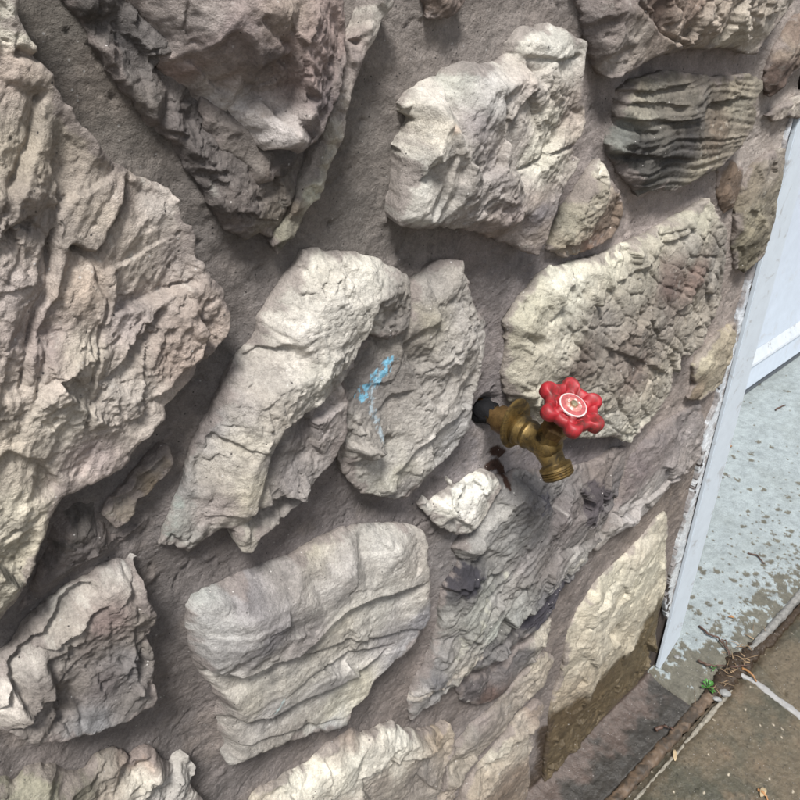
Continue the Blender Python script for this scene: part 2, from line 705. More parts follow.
    C = C * (1 + 0.07 * hue[:, None] * np.array([0.6, 0.2, -0.4]))
    val = fbm(x, y, 18, 5, seed + 14, 0.65)
    C = C * (1 + 0.26 * val[:, None])
    gm = sstep(0.08, 0.42, fbm(x, y, 24, 5, seed + 60, 0.68))[:, None] * (grime * sstep(-0.3, 0.3, fbm(x, y, 110, 2, seed + 62)))[:, None]
    C = C * (1 - gm) + gm * (0.42 * C + 0.03)
    C = C * (1 + 0.20 * sstep(0.05, 0.4, fbm(x, y, 32, 5, seed + 61, 0.68))[:, None])
    vein = sstep(0.72, 0.95, fbm(x + wx, y + wy, 20, 4, seed + 63, 0.6, 1)) * sstep(-0.1, 0.3, fbm(x, y, 70, 3, seed + 64))
    vk = (0.55 * grime * vein)[:, None]
    C = C * (1 - vk) + vk * (0.35 * C + 0.02)
    crust = sstep(0.18, 0.42, fbm(x, y, 12, 5, seed + 65, 0.72)) * sstep(-0.05, 0.35, fbm(x, y, 80, 3, seed + 66))
    C = C + (0.30 * crust)[:, None] * (np.array([0.62, 0.60, 0.54]) - C)
    # mortar left smeared on the faces along the joints
    sm = sstep(0.0, 0.25, fbm(x, y, 34, 4, seed + 67, 0.6) + 0.22 - d / 22.0) * 0.75
    C = C * (1 - sm[:, None]) + sm[:, None] * lin((140, 130, 125)) * ALB
    for tx in tex:
        if tx.get('band'):
            e = wall_dir(*np.mean([p[:2] for p in outline], 0), tx['dir'], H)
            a_ = (x * e[0] + y * e[1]) * tx.get('an', 0.15)
            c_ = -x * e[1] + y * e[0] + tx.get('bend', 6.0) / 1000 * fbm(x, y, 120, 2, seed + 5.5)
            bn = fbm(a_, c_, tx['wl'] * 1.3, 4, seed + 21, 0.6)
            C = C * (1 + tx['band'] * bn[:, None])
    for st in stamps:
        sp = px_poly(st['p'], st.get('h', H * 0.8))
        if st.get('fill'):
            di = seg_dist(P, sp, np.roll(sp, -1, 0))[0] * 1000
            sg = np.where(inside(P, sp), di, -di)
        else:
            sg = st['w'] - seg_dist(P, sp[:-1], sp[1:])[0] * 1000
        sg = sg + st.get('n', 3.0) * 2 * fbm(x, y, st.get('nw', 10), 4, seed + 33, 0.65)
        m_ = (sstep(0, st.get('soft', 1.0), sg) * st.get('o', 1.0))[:, None]
        C = C * (1 - m_) + m_ * lin(st['c']) * ALB * (1 + 0.2 * val[:, None])
    wv = np.zeros(len(P))
    if wet is not None:
        wp = px_poly(wet, H * 0.7)
        di = seg_dist(P, wp, np.roll(wp, -1, 0))[0] * 1000
        sg = np.where(inside(P, wp), di, -di) + 34 * fbm(x * 1.0, y * 0.6, 50, 5, seed + 40, 0.6)
        wv = sstep(-10, 18, sg)
        C = C * (1 - wv[:, None] * (1 - np.array([0.30, 0.26, 0.20])))
    C = np.clip(C, 0.01, 0.85)
    V = np.column_stack([x, -h / 1000.0, -y])
    CC = np.column_stack([C, wv])
    # ---- skirt back into the mortar
    E = np.concatenate([F[:, [0, 1]], F[:, [1, 2]], F[:, [2, 3]], F[:, [3, 0]]])
    key = np.sort(E, 1)
    kk = key[:, 0].astype(np.int64) * len(P) + key[:, 1]
    uq, inv, cnt = np.unique(kk, return_inverse=True, return_counts=True)
    bE = E[cnt[inv] == 1]
    bv = np.unique(bE)
    loc = np.full(len(P), -1)
    loc[bv] = np.arange(len(bv))
    rows = 6
    base_n = len(V)
    VV, CCC, FF = [V], [CC], [F]
    inw = cen - P[bv]
    inw /= np.hypot(inw[:, 0], inw[:, 1])[:, None] + 1e-9
    prev = bv
    for r in range(1, rows + 1):
        t = r / rows
        hb = h[bv] + (back - h[bv]) * t
        nz = fbm(x[bv] + hb / 1000 * 1.3, y[bv] - hb / 1000, 12, 3, seed + 50)
        off = (undercut * t + 2.2 * nz * math.sin(math.pi * min(1, t * 1.3)) * full_rough) / 1000
        q = P[bv] + inw * off[:, None]
        VV.append(np.column_stack([q[:, 0], -hb / 1000, -q[:, 1]]))
        CCC.append(CC[bv])
        cur = base_n + (r - 1) * len(bv) + np.arange(len(bv))
        pi = prev[loc[bE]]
        cu = cur[loc[bE]]
        FF.append(np.stack([pi[:, 1], pi[:, 0], cu[:, 0], cu[:, 1]], 1))
        prev = cur
    V = np.concatenate(VV)
    CC = np.concatenate(CCC)
    F = np.concatenate(FF)
    return mesh_np(name, V, F[:, ::-1], mat or M_STONE, parent, CC)


# ------------------------------------------------------------------ the stone wall
wall = empty('stone_wall', (0.5, 0, 0))
tag(wall, 'rubble stone wall of pale rough rocks set in recessed grey mortar', 'wall', kind='thing')
WALL = None    # stones are parented below, keeping their place


def cr(d, w, *p, **k):
    return dict(t='crack', d=d, w=w, p=p, **k)


def ld(d, L, *p, **k):
    return dict(t='ledge', d=d, L=L, p=p, **k)


WET = [(536, 840), (538, 770), (541, 730), (556, 712), (590, 688), (606, 662), (630, 640), (652, 600), (680, 590), (660, 720), (560, 840)]
STONES = []


def S(label, *a, **k):
    k['seed'] = len(STONES) + 1
    o = stone('stone', *a, **k)
    if label:
        o['label'] = label
    STONES.append(o)
    return o


# big stone filling the left edge
S('huge beige and pinkish stone at the left edge',
  [(16, -5), (24, 25), (35, 48), (44, 63), (55, 78), (63, 95), (72, 110), (85, 125), (96, 142), (110, 156), (128, 169),
   (142, 178), (158, 183), (172, 190), (181, 202), (187, 220), (196, 234), (200, 255), (207, 268), (214, 280), (223, 290),
   (227, 302), (231, 318), (230, 330), (224, 341), (214, 356), (206, 366), (198, 380), (182, 399), (168, 410), (166, 424),
   (155, 438), (142, 450), (129, 462), (118, 473), (100, 483), (76, 494), (62, 499), (56, 510), (51, 523), (45, 541),
   (37, 561), (28, 580), (17, 600), (4, 617), (-8, 629), (-60, 640), (-150, 500), (-190, 300), (-150, 60), (-60, -70), (0, -60)],
  54,
  ctrl=[(10, 40, 50), (25, 75, 46), (60, 120, 40), (95, 165, 40), (30, 150, 50), (15, 220, 56), (60, 190, 44), (65, 250, 46),
        (25, 290, 60), (5, 340, 62), (45, 330, 50), (80, 300, 56), (110, 300, 52), (140, 230, 52), (170, 240, 44), (185, 275, 42),
        (150, 300, 40), (190, 305, 48), (215, 320, 44), (150, 350, 50), (120, 345, 46), (180, 375, 42), (70, 390, 62),
        (30, 430, 60), (105, 420, 54), (140, 425, 44), (90, 460, 46), (60, 475, 50), (15, 490, 62), (40, 505, 52), (10, 560, 56)],
  cols=[(10, 15, (193, 185, 167)), (10, 70, (192, 172, 156)), (45, 90, (174, 160, 145)), (60, 130, (162, 151, 135)), (15, 150, (174, 161, 141)),
        (90, 170, (168, 155, 141)), (30, 210, (162, 149, 138)), (100, 215, (186, 171, 154)), (130, 190, (175, 158, 144)),
        (160, 205, (180, 168, 156)), (140, 260, (185, 171, 156)), (185, 250, (174, 160, 150)), (20, 290, (188, 173, 164)),
        (40, 330, (168, 151, 144)), (75, 290, (179, 160, 142)), (85, 350, (190, 177, 159)), (125, 320, (175, 160, 153)),
        (195, 325, (180, 160, 145)), (170, 360, (175, 155, 141)), (130, 380, (185, 173, 160)), (60, 420, (192, 180, 162)),
        (90, 458, (175, 158, 151)), (130, 430, (180, 167, 155)), (15, 500, (194, 184, 162)), (30, 560, (189, 179, 156)), (10, 450, (190, 177, 159))],
  tex=[dict(k='fbm', a=2.6, wl=11), dict(k='ridge', a=8.0, wl=44, dir=(-0.45, 1), an=0.18, bend=10, all=1), dict(k='strata', a=3.0, wl=20, dir=(-0.5, 1), an=0.2, bend=12),
       dict(k='pits', a=2.0, wl=9), dict(k='billow', a=2.2, wl=8, mask=[(-80, 380), (120, 380), (110, 480), (40, 600), (-80, 620)])],
  feats=[cr(9, 2.2, (138, 176), (130, 205), (112, 236), (99, 257), (84, 253), (68, 246), h=50),
         ld(8, 26, (70, 246), (84, 252), (98, 257), (112, 236), (130, 205), (137, 180), h=50),
         ld(7, 30, (62, 190), (58, 245), (52, 285), (36, 318), (28, 352), (17, 402), h=52),
         cr(6, 1.8, (60, 200), (57, 245), (52, 285), (36, 318), (28, 352), (17, 402), h=52),
         cr(6, 1.5, (97, 257), (101, 278), (110, 305), (101, 348), (93, 375), (88, 404), (86, 432), h=52),
         cr(4, 1.5, (54, 340), (40, 372), (32, 402), h=54),
         ld(9, 40, (205, 284), (170, 297), (148, 307), (112, 312), h=46),
         ld(7, 22, (104, 384), (130, 350), (150, 326), (168, 304), h=48),
         ld(6, 25, (150, 402), (172, 384), (190, 366), (204, 352), h=44),
         ld(7, 16, (122, 452), (148, 432), (165, 412), h=40), cr(4, 2, (0, 545), (20, 530), (36, 524), (50, 512), h=54),
         ld(9, 30, (0, 448), (40, 462), (58, 480), (62, 497), h=54, lip=0.0),
         cr(9, 2.2, (13, 50), (25, 53), (34, 58), (40, 64), h=40), ld(8, 30, (50, 90), (40, 120), (30, 150), (10, 200), h=46),
         cr(5, 2.5, (5, 190), (20, 170), (32, 140), (45, 112), h=46), ld(6, 20, (0, 235), (20, 225), (30, 215), h=54)],
  auto=14, facet=5, rw=9, rd=6, edge=2.6)

# upper-left group: a thick pink stone lying over two mortar-smeared slabs
S('low slab smeared with mortar under the pink stone',
  [(56, -15, 6), (65, 0, 6), (80, 22, 8), (95, 48, 10), (108, 70, 10), (122, 90, 10), (140, 110, 10), (160, 133, 10), (178, 149, 12), (190, 172, 12),
   (205, 197, 14), (222, 218, 16), (232, 234, 16), (248, 242, 18), (262, 236, 18), (275, 240, 18), (290, 215, 16), (300, 190, 14), (310, 160, 12),
   (300, 120, 10), (240, 80, 10), (170, 20, 8), (130, -20, 6)], 26,
  ctrl=[(92, 10, 28), (112, 50, 32), (130, 80, 34), (155, 110, 34), (185, 138, 34), (118, 15, 10), (142, 55, 6), (165, 88, 5), (190, 115, 6), (205, 160, 34), (225, 200, 34), (255, 222, 30), (270, 205, 24), (285, 195, 22)],
  cols=[(90, 10, (112, 104, 98)), (110, 45, (140, 130, 122)), (150, 105, (146, 136, 128)), (125, 40, (112, 106, 104)), (165, 115, (122, 112, 108)),
        (200, 165, (122, 112, 107)), (240, 215, (128, 116, 110)), (270, 230, (150, 138, 122))],
  tex=[dict(k='fbm', a=3.0, wl=14), dict(k='ridge', a=2.5, wl=20, dir=(0.75, 1), an=0.4)],
  feats=[ld(6, 20, (150, 118), (175, 133), (200, 140), h=34), cr(4, 2, (118, 20), (126, 32), (124, 44), h=20)], rw=18, rd=10, auto=8, facet=4)
S('grey curved slab edge below the pink stone',
  [(203, 98, 12), (202, 112, 14), (204, 127, 16), (213, 144), (226, 161), (245, 177), (260, 185), (274, 183), (277, 176), (284, 178, 30), (296, 166, 24),
   (302, 150, 20), (270, 135, 20), (230, 108, 20)], 44,
  ctrl=[(212, 118, 40), (225, 145, 44), (245, 165, 46), (265, 177, 46), (235, 130, 34), (260, 152, 32), (285, 165, 36)],
  cols=[(215, 130, (138, 128, 122)), (250, 165, (142, 132, 124)), (280, 165, (110, 102, 98)), (260, 180, (150, 134, 122))],
  tex=[dict(k='fbm', a=2.2, wl=12)], rw=6, rd=5, auto=3, facet=2)
S('thick pinkish grey stone jutting out at the top left',
  [(116, -12), (128, 5), (140, 22), (150, 40), (152, 53), (160, 65), (172, 78), (186, 92), (200, 103), (215, 118), (232, 132), (250, 143),
   (266, 153), (280, 150), (300, 151), (318, 143), (328, 124), (336, 106), (343, 88), (349, 66), (347, 45, 40), (345, 20, 34), (344, -12, 34), (300, -70), (200, -90), (130, -50)],
  86,
  ctrl=[(150, 10, 73), (175, 45, 77), (200, 75, 80), (230, 110, 84), (270, 125, 89), (300, 135, 82), (315, 125, 70), (215, 30, 87), (260, 60, 77),
        (285, 60, 77), (300, 90, 73), (325, 90, 63), (280, 10, 92), (320, 20, 77), (335, 55, 61), (240, 10, 84), (160, 30, 66)],
  cols=[(150, 20, (159, 146, 139)), (170, 60, (177, 167, 160)), (205, 90, (166, 141, 130)), (230, 30, (159, 141, 136)), (205, 10, (164, 152, 145)),
        (250, 110, (192, 183, 177)), (280, 130, (185, 174, 167)), (225, 110, (179, 169, 161)), (312, 135, (116, 106, 104)), (320, 115, (137, 122, 121)),
        (268, 62, (131, 118, 114)), (245, 80, (152, 136, 128)), (290, 40, (169, 146, 135)), (310, 70, (164, 141, 133)), (325, 30, (172, 148, 139)), (280, 10, (171, 152, 136)),
        (255, 140, (159, 138, 116))],
  tex=[dict(k='fbm', a=3.0, wl=12), dict(k='ridge', a=12.0, wl=34, dir=(0.8, 1), an=0.2, bend=8, all=1), dict(k='strata', a=4.0, wl=18, dir=(0.8, 1), an=0.2), dict(k='pits', a=2.5, wl=11)],
  feats=[ld(9, 24, (285, 48), (292, 68), (298, 84), (310, 98), h=66), cr(6, 2, (250, 15), (268, 32), (285, 48), h=70), ld(8, 24, (230, 25), (250, 55), (265, 85), (280, 100), h=68),
         cr(6, 2, (200, 60), (215, 68), (235, 85), (250, 100), h=68), ld(8, 15, (150, 30), (165, 60), (190, 85), h=60)],
  auto=5, facet=5, rough=0.65, rw=8, rd=6, edge=3.0,
  stamps=[dict(p=[(240, 100), (275, 110), (300, 130), (290, 148), (262, 150), (235, 125)], fill=1, c=(205, 198, 194), n=7, nw=14, o=0.7, soft=5)])
S('narrow pale ridge of rock beside the pink stone',
  [(399, -8), (393, 8), (383, 20), (377, 38), (368, 52), (361, 70), (353, 92), (349, 112), (345, 130), (342, 142), (335, 158), (328, 172), (325, 188),
   (321, 199), (312, 205), (305, 214), (299, 228), (290, 240, 22), (279, 254, 16), (272, 246, 16), (277, 232, 20), (287, 220, 26), (292, 205), (299, 190), (311, 168), (317, 150), (324, 140),
   (331, 118), (337, 100), (343, 85), (349, 65), (350, 46), (360, 32), (369, 20), (375, 5), (380, -12)], 62,
  ctrl=[(385, 3, 40), (372, 30, 42), (357, 60, 44), (347, 90, 46), (338, 125, 46), (328, 152, 44), (315, 185, 42), (300, 210, 38), (285, 238, 34)],
  cols=[(385, 3, (186, 178, 166)), (360, 40, (168, 152, 144)), (350, 80, (186, 170, 160)), (340, 120, (196, 186, 172)), (325, 165, (180, 172, 156)),
        (318, 190, (196, 192, 168)), (300, 205, (140, 124, 106)), (290, 230, (156, 150, 128)), (282, 245, (90, 80, 70))],
  tex=[dict(k='billow', a=4.0, wl=9), dict(k='fbm', a=2.5, wl=16)],
  feats=[cr(8, 2, (348, 42), (358, 42), (368, 44), h=40, fade=0.02), cr(6, 1.8, (340, 92), (346, 96), (352, 92), h=42, fade=0.02), cr(6, 1.8, (312, 185), (318, 196), (324, 192), h=36)], rw=4, rd=3, auto=4, facet=4, edge=1.2, spc=0.0009, rough=0.5, rim=(26, 0.50))
S('small brown chip of stone at the top edge', [(423, -6), (427, 10), (428, 18), (442, 20), (455, 17), (463, 8), (469, -6), (450, -26)], 20,
  cols=[(440, 5, (150, 130, 116)), (455, 10, (140, 122, 112))], rw=5, rd=4, auto=2, facet=3, tex=[dict(k='fbm', a=2, wl=9)])

# upper middle and right
S('angular cream and grey stone with a deep shadow under it',
  [(401, 104), (408, 92), (419, 83), (430, 78), (440, 77), (447, 66), (458, 62), (470, 62), (485, 63), (500, 61), (507, 55), (509, 42), (519, 31), (525, 26),
   (540, 29), (548, 22), (562, 28), (573, 33), (588, 43), (589, 56), (586, 75), (585, 92), (587, 106), (587, 121), (582, 136), (574, 148), (581, 160), (576, 170),
   (568, 181), (560, 201), (553, 226), (548, 240), (541, 256), (530, 254), (515, 247), (500, 241), (480, 233), (458, 229), (440, 227), (420, 229), (405, 227),
   (399, 222, 40), (400, 208, 36), (402, 190, 30), (401, 170, 26), (402, 148, 22), (411, 136, 28), (417, 119, 34), (407, 113, 26)],
  60,
  ctrl=[(412, 100, 46), (430, 92, 56), (452, 76, 54), (470, 72, 56), (425, 130, 60), (445, 110, 66), (420, 165, 52), (412, 205, 52), (425, 185, 64), (438, 160, 68),
        (455, 125, 68), (430, 215, 62), (465, 150, 66), (475, 200, 62), (500, 90, 60), (506, 120, 62), (490, 160, 62), (515, 190, 58), (515, 60, 58), (540, 45, 52),
        (560, 50, 50), (580, 52, 46), (520, 80, 60), (555, 85, 50), (520, 110, 52), (545, 130, 54), (570, 105, 58), (575, 125, 52), (530, 165, 50), (555, 165, 52), (570, 160, 48),
        (535, 210, 54), (545, 235, 50), (510, 225, 56)],
  cols=[(415, 100, (196, 188, 172)), (440, 90, (200, 192, 180)), (465, 72, (180, 180, 168)), (430, 130, (196, 186, 168)),  (420, 180, (190, 186, 176)),
        (430, 215, (184, 178, 168)), (445, 165, (172, 164, 154)), (475, 130, (164, 154, 150)), (490, 170, (166, 156, 150)), (470, 200, (172, 162, 154)), (500, 85, (188, 182, 174)),
        (530, 40, (188, 184, 172)), (560, 38, (192, 188, 176)), (530, 80, (184, 172, 162)), (550, 130, (192, 184, 166)), (570, 110, (178, 162, 148)), (540, 160, (194, 188, 170)), (520, 145, (178, 168, 158)),
        (535, 200, (180, 164, 150)), (545, 235, (176, 160, 146)), (505, 215, (170, 154, 146)), (540, 215, (150, 142, 144)), (500, 240, (158, 140, 126))],
  tex=[dict(k='ridge', a=2.2, wl=12, dir=(0.7, -1), an=0.25), dict(k='fbm', a=1.8, wl=10), dict(k='billow', a=3.0, wl=14, mask=[(395, 70), (460, 60), (455, 130), (430, 230), (395, 230)])],
  feats=[cr(6, 1.6, (500, 63), (520, 58), (535, 57), (550, 60), (565, 61), (589, 58), h=56, fade=0.04), ld(2.5, 30, (500, 63), (535, 57), (565, 61), (589, 58), h=54),
         cr(8, 1.5, (507, 100), (509, 125), (514, 152), (520, 172), (530, 195), h=58), ld(9, 40, (530, 195), (520, 172), (514, 152), (509, 125), (506, 95), h=60),
         cr(9, 1.5, (522, 174), (540, 165), (558, 153), (576, 147), h=54, fade=0.03), cr(5, 1.4, (505, 188), (490, 205), (478, 220), (470, 228), h=60), cr(4, 1.3, (500, 203), (496, 215), (494, 232), h=58),
         ld(5, 22, (458, 120), (460, 160), (452, 200), (440, 228), h=66), ld(8, 15, (405, 117), (418, 116), (428, 112), h=50), cr(7, 2, (420, 122), (416, 140), (408, 158), h=44)],
  auto=10, facet=4, rw=6, rd=4, edge=2.0,
  stamps=[dict(p=[(440, 122), (450, 118), (453, 130), (444, 134)], fill=1, c=(196, 164, 140), n=3, o=0.35, soft=3)])
S('small yellowish rock tucked under the angular cream stone',
  [(550, 250), (556, 226), (566, 205), (578, 185), (590, 168), (600, 160), (607, 166), (612, 178), (620, 190), (625, 208), (622, 225), (612, 238), (598, 247), (580, 253), (564, 258)], 24,
  ctrl=[(585, 195, 28), (600, 180, 30), (610, 205, 26), (575, 230, 24), (600, 230, 24)],
  cols=[(570, 225, (168, 160, 138)), (590, 190, (166, 156, 136)), (602, 170, (196, 188, 170)), (612, 210, (150, 128, 108)), (590, 245, (176, 140, 116)), (575, 248, (170, 150, 126))],
  tex=[dict(k='cell', a=3, wl=16), dict(k='fbm', a=2, wl=8)], rw=6, rd=5, auto=4, facet=3)
S('broad cracked brownish stone cut off by the top edge',
  [(574, -10), (580, 8), (585, 30), (590, 55), (598, 70), (605, 77), (615, 78), (632, 72), (645, 65), (655, 58), (665, 55), (680, 51), (690, 48), (705, 50), (718, 48),
   (735, 48), (750, 54), (758, 55), (764, 46), (770, 36), (780, 22), (790, 5), (802, -18), (720, -80), (600, -70)], 50,
  ctrl=[(600, 15, 46), (610, 55, 46), (640, 40, 44), (630, 10, 50), (655, 20, 56), (680, 35, 56), (700, 10, 60), (720, 35, 58), (750, 40, 56), (760, 15, 56), (740, 10, 60)],
  cols=[(600, 30, (150, 138, 132)), (620, 60, (164, 152, 142)), (640, 35, (168, 156, 144)), (652, 12, (128, 104, 90)), (672, 40, (170, 152, 134)), (700, 15, (176, 160, 142)), (730, 40, (188, 176, 156)),
        (757, 45, (186, 174, 158)), (745, 15, (176, 162, 146)), (620, 8, (146, 132, 124)), (690, 5, (164, 140, 122))],
  tex=[dict(k='ridge', a=2.2, wl=16, dir=(0.8, 0.6), an=0.5), dict(k='fbm', a=2.2, wl=10), dict(k='cell', a=3.2, wl=26, mask=[(650, -20), (790, -20), (760, 55), (690, 50)])],
  feats=[ld(8, 30, (692, 48), (672, 40), (660, 28), (652, 12), (645, -5), h=50), cr(8, 2, (640, 0), (652, 18), (668, 36), (690, 48), h=50, fade=0.03), cr(6, 2, (730, 3), (748, 14), (768, 20), h=54), cr(5, 1.6, (675, -2), (685, 12), (684, 22), (670, 28), h=54),
         cr(5, 1.6, (710, 2), (718, 20), (710, 32), h=54), cr(4, 1.5, (690, 30), (702, 38), (715, 34), h=54), cr(4, 1.5, (726, 28), (742, 26), (756, 34), h=54)], auto=8, facet=4, rw=7, rd=5, edge=2.4)
S('dark grey stone with horizontal black and cream stripes',
  [(617, 99), (620, 88), (632, 80), (650, 75), (668, 70), (690, 72), (710, 76), (730, 76), (750, 74), (763, 80), (765, 88), (758, 98), (757, 115), (754, 128), (748, 138), (742, 147), (735, 153),
   (725, 165), (715, 172), (700, 179), (685, 187), (675, 192), (662, 190), (648, 193), (640, 197), (633, 188), (620, 172), (612, 158), (608, 144), (611, 130), (617, 124), (616, 110)], 40,
  ctrl=[(640, 85, 26), (690, 80, 24), (740, 84, 22), (635, 110, 40), (690, 110, 44), (740, 105, 34), (625, 145, 38), (670, 140, 46), (720, 140, 38), (650, 175, 38), (690, 170, 38)],
  cols=[(650, 82, (150, 140, 120)), (700, 82, (140, 128, 114)), (745, 82, (158, 146, 124)), (635, 100, (148, 140, 124)), (690, 100, (128, 120, 106)), (640, 113, (170, 162, 142)), (700, 112, (120, 112, 102)), (740, 105, (146, 138, 120)),
        (630, 135, (140, 142, 134)), (690, 135, (100, 94, 90)), (720, 130, (140, 122, 102)), (730, 145, (150, 138, 120)), (640, 160, (88, 85, 82)), (670, 160, (96, 92, 88)), (660, 185, (110, 106, 98)), (700, 172, (156, 146, 124)), (625, 165, (98, 95, 90))],
  tex=[dict(k='strata', a=7.0, wl=8.5, dir=(1, -0.10), an=0.10, bend=14, band=0.8, all=1), dict(k='strata', a=3, wl=5, dir=(1, -0.12), an=0.2, bend=10), dict(k='fbm', a=1.4, wl=8)],
  feats=[ld(8, 14, (617, 124), (650, 121), (680, 122), (705, 118), (715, 108), (740, 100), (757, 98), h=40), ld(7, 12, (618, 106), (650, 104), (690, 106), h=36), ld(7, 14, (618, 92), (660, 92), (695, 84), h=30), ld(6, 18, (612, 155), (650, 157), (700, 160), h=40)],
  rw=6, rd=4, auto=4, facet=3, edge=1.6, warp=0.02, rough=0.45)
S('big knobbly cream stone behind the tap wheel',
  [(507, 396), (503, 376), (507, 350), (508, 336), (505, 322), (512, 312), (520, 300), (530, 286), (542, 275), (552, 268), (580, 258), (600, 254), (622, 244), (640, 236), (660, 226), (680, 214), (700, 204),
   (712, 200), (720, 215), (727, 228), (729, 245), (726, 262), (724, 280), (722, 300), (715, 318), (705, 335), (696, 350), (690, 358), (680, 362), (675, 378), (672, 392), (660, 410), (645, 428), (632, 443), (622, 440),
   (610, 437), (595, 440), (580, 437), (565, 439), (545, 430), (525, 415)], 46,
  ctrl=[(525, 330, 30), (530, 380, 32), (560, 290, 34), (600, 270, 36), (640, 252, 36), (690, 222, 34), (650, 265, 46), (700, 240, 48), (715, 270, 44), (555, 340, 40), (600, 310, 46), (640, 310, 52), (690, 300, 50),
        (580, 370, 46), (620, 370, 54), (660, 350, 52), (690, 335, 44), (600, 410, 48), (640, 400, 50), (620, 430, 44), (660, 390, 48)],
  cols=[(520, 350, (176, 168, 146)), (540, 310, (192, 186, 162)), (570, 285, (206, 200, 178)), (620, 258, (204, 198, 174)), (670, 232, (188, 180, 158)), (705, 215, (184, 178, 156)), (560, 340, (192, 184, 164)), (540, 390, (182, 174, 154)),
        (640, 280, (166, 158, 140)), (690, 250, (164, 156, 142)), (715, 260, (150, 142, 130)), (600, 320, (158, 148, 136)), (620, 350, (146, 132, 120)), (575, 360, (136, 120, 108)), (650, 320, (150, 140, 126)), (640, 400, (176, 166, 148)), (600, 400, (168, 158, 142)),
        (600, 428, (194, 188, 172)), (630, 432, (188, 182, 164)), (660, 370, (170, 160, 142)), (690, 310, (168, 158, 142)), (630, 370, (140, 122, 110)), (690, 275, (148, 124, 112)), (670, 285, (130, 108, 98))],
  tex=[dict(k='cell', a=7.5, wl=22, all=1, dir=(0.9, 1), an=0.5, mask=[(560, 330), (600, 300), (640, 262), (690, 225), (740, 220), (740, 320), (690, 370), (640, 450), (560, 445), (560, 390)]),
       dict(k='cell', a=3.0, wl=11, all=1, dir=(0.9, 1), an=0.5, mask=[(560, 330), (600, 300), (640, 262), (690, 225), (740, 220), (740, 320), (690, 370), (640, 450), (520, 445), (560, 390)]),
       dict(k='ridge', a=6.5, wl=13, dir=(1, 1.2), an=0.22, all=1, mask=[(490, 300), (560, 260), (620, 250), (600, 310), (570, 380), (500, 410)]), dict(k='fbm', a=2.0, wl=9)],
  feats=[ld(7, 20, (600, 300), (640, 270), (690, 235), (712, 212), h=40, lip=0.1), cr(6, 2, (640, 310), (660, 340), (690, 360), h=50), ld(7, 14, (600, 345), (640, 360), (675, 378), h=50)],
  rw=7, rd=5, auto=8, facet=4, edge=2.8)
S('tall greenish beige stone beside the door trim',
  [(735, 268), (733, 242), (736, 212), (745, 182), (757, 163), (772, 152), (788, 148), (784, 172), (779, 195), (776, 220), (770, 240), (765, 257), (746, 273)], 22,
  ctrl=[(752, 200, 24), (765, 190, 30), (750, 240, 28), (765, 235, 26), (765, 170, 18)],
  cols=[(750, 185, (150, 136, 114)), (750, 225, (156, 146, 120)), (748, 262, (126, 116, 92)), (770, 200, (152, 142, 122)), (768, 240, (150, 140, 118)), (775, 160, (150, 138, 124))],
  tex=[dict(k='strata', a=3, wl=22, dir=(1, 0.15), an=0.3), dict(k='fbm', a=3, wl=14)], rw=8, rd=6, auto=3, facet=3, edge=3)
S('flat brown stone almost buried in the mortar', [(717, 168), (732, 160), (744, 168), (742, 188), (734, 208), (724, 214), (718, 196)], 7, cols=[(730, 185, (140, 116, 94))],
  rw=8, rd=5, auto=1, facet=1, rim=(3, 0.6), tex=[dict(k='fbm', a=1.5, wl=14)])
S('small splintered cream stone touching the door trim',
  [(688, 400), (694, 385), (692, 366), (705, 350), (718, 333), (735, 322), (738, 330), (733, 347), (728, 366), (722, 384), (712, 393), (702, 401)], 22,
  ctrl=[(705, 370, 26), (722, 345, 24), (715, 380, 24)],
  cols=[(705, 360, (182, 170, 142)), (722, 345, (170, 156, 130)), (712, 385, (174, 162, 138)), (695, 395, (150, 132, 108))], tex=[dict(k='ridge', a=4, wl=12, dir=(-0.35, 1), an=0.3)], rw=4, rd=4, auto=2, facet=3, edge=3)
S('brown chipped stone at the top right corner',
  [(768, 70), (774, 50), (786, 30), (802, 12), (830, 20), (826, 50), (802, 66), (790, 78), (780, 92), (771, 97), (765, 88)], 24,
  ctrl=[(785, 60, 28), (800, 40, 30), (778, 80, 22)],
  cols=[(785, 45, (156, 138, 120)), (778, 75, (120, 98, 86)), (800, 30, (150, 128, 112))], tex=[dict(k='ridge', a=4, wl=14, dir=(-0.4, 1), an=0.35), dict(k='fbm', a=2, wl=9)], rw=5, rd=4, auto=3, facet=3, edge=3)
S('thin pale stone sliver at the right edge', [(769, 116), (780, 106), (792, 99), (812, 90), (812, 112), (800, 119), (788, 117), (776, 123)], 15,
  cols=[(790, 108, (184, 172, 158)), (775, 118, (160, 146, 134))], tex=[dict(k='fbm', a=2, wl=12)], rw=6, rd=5, auto=1)

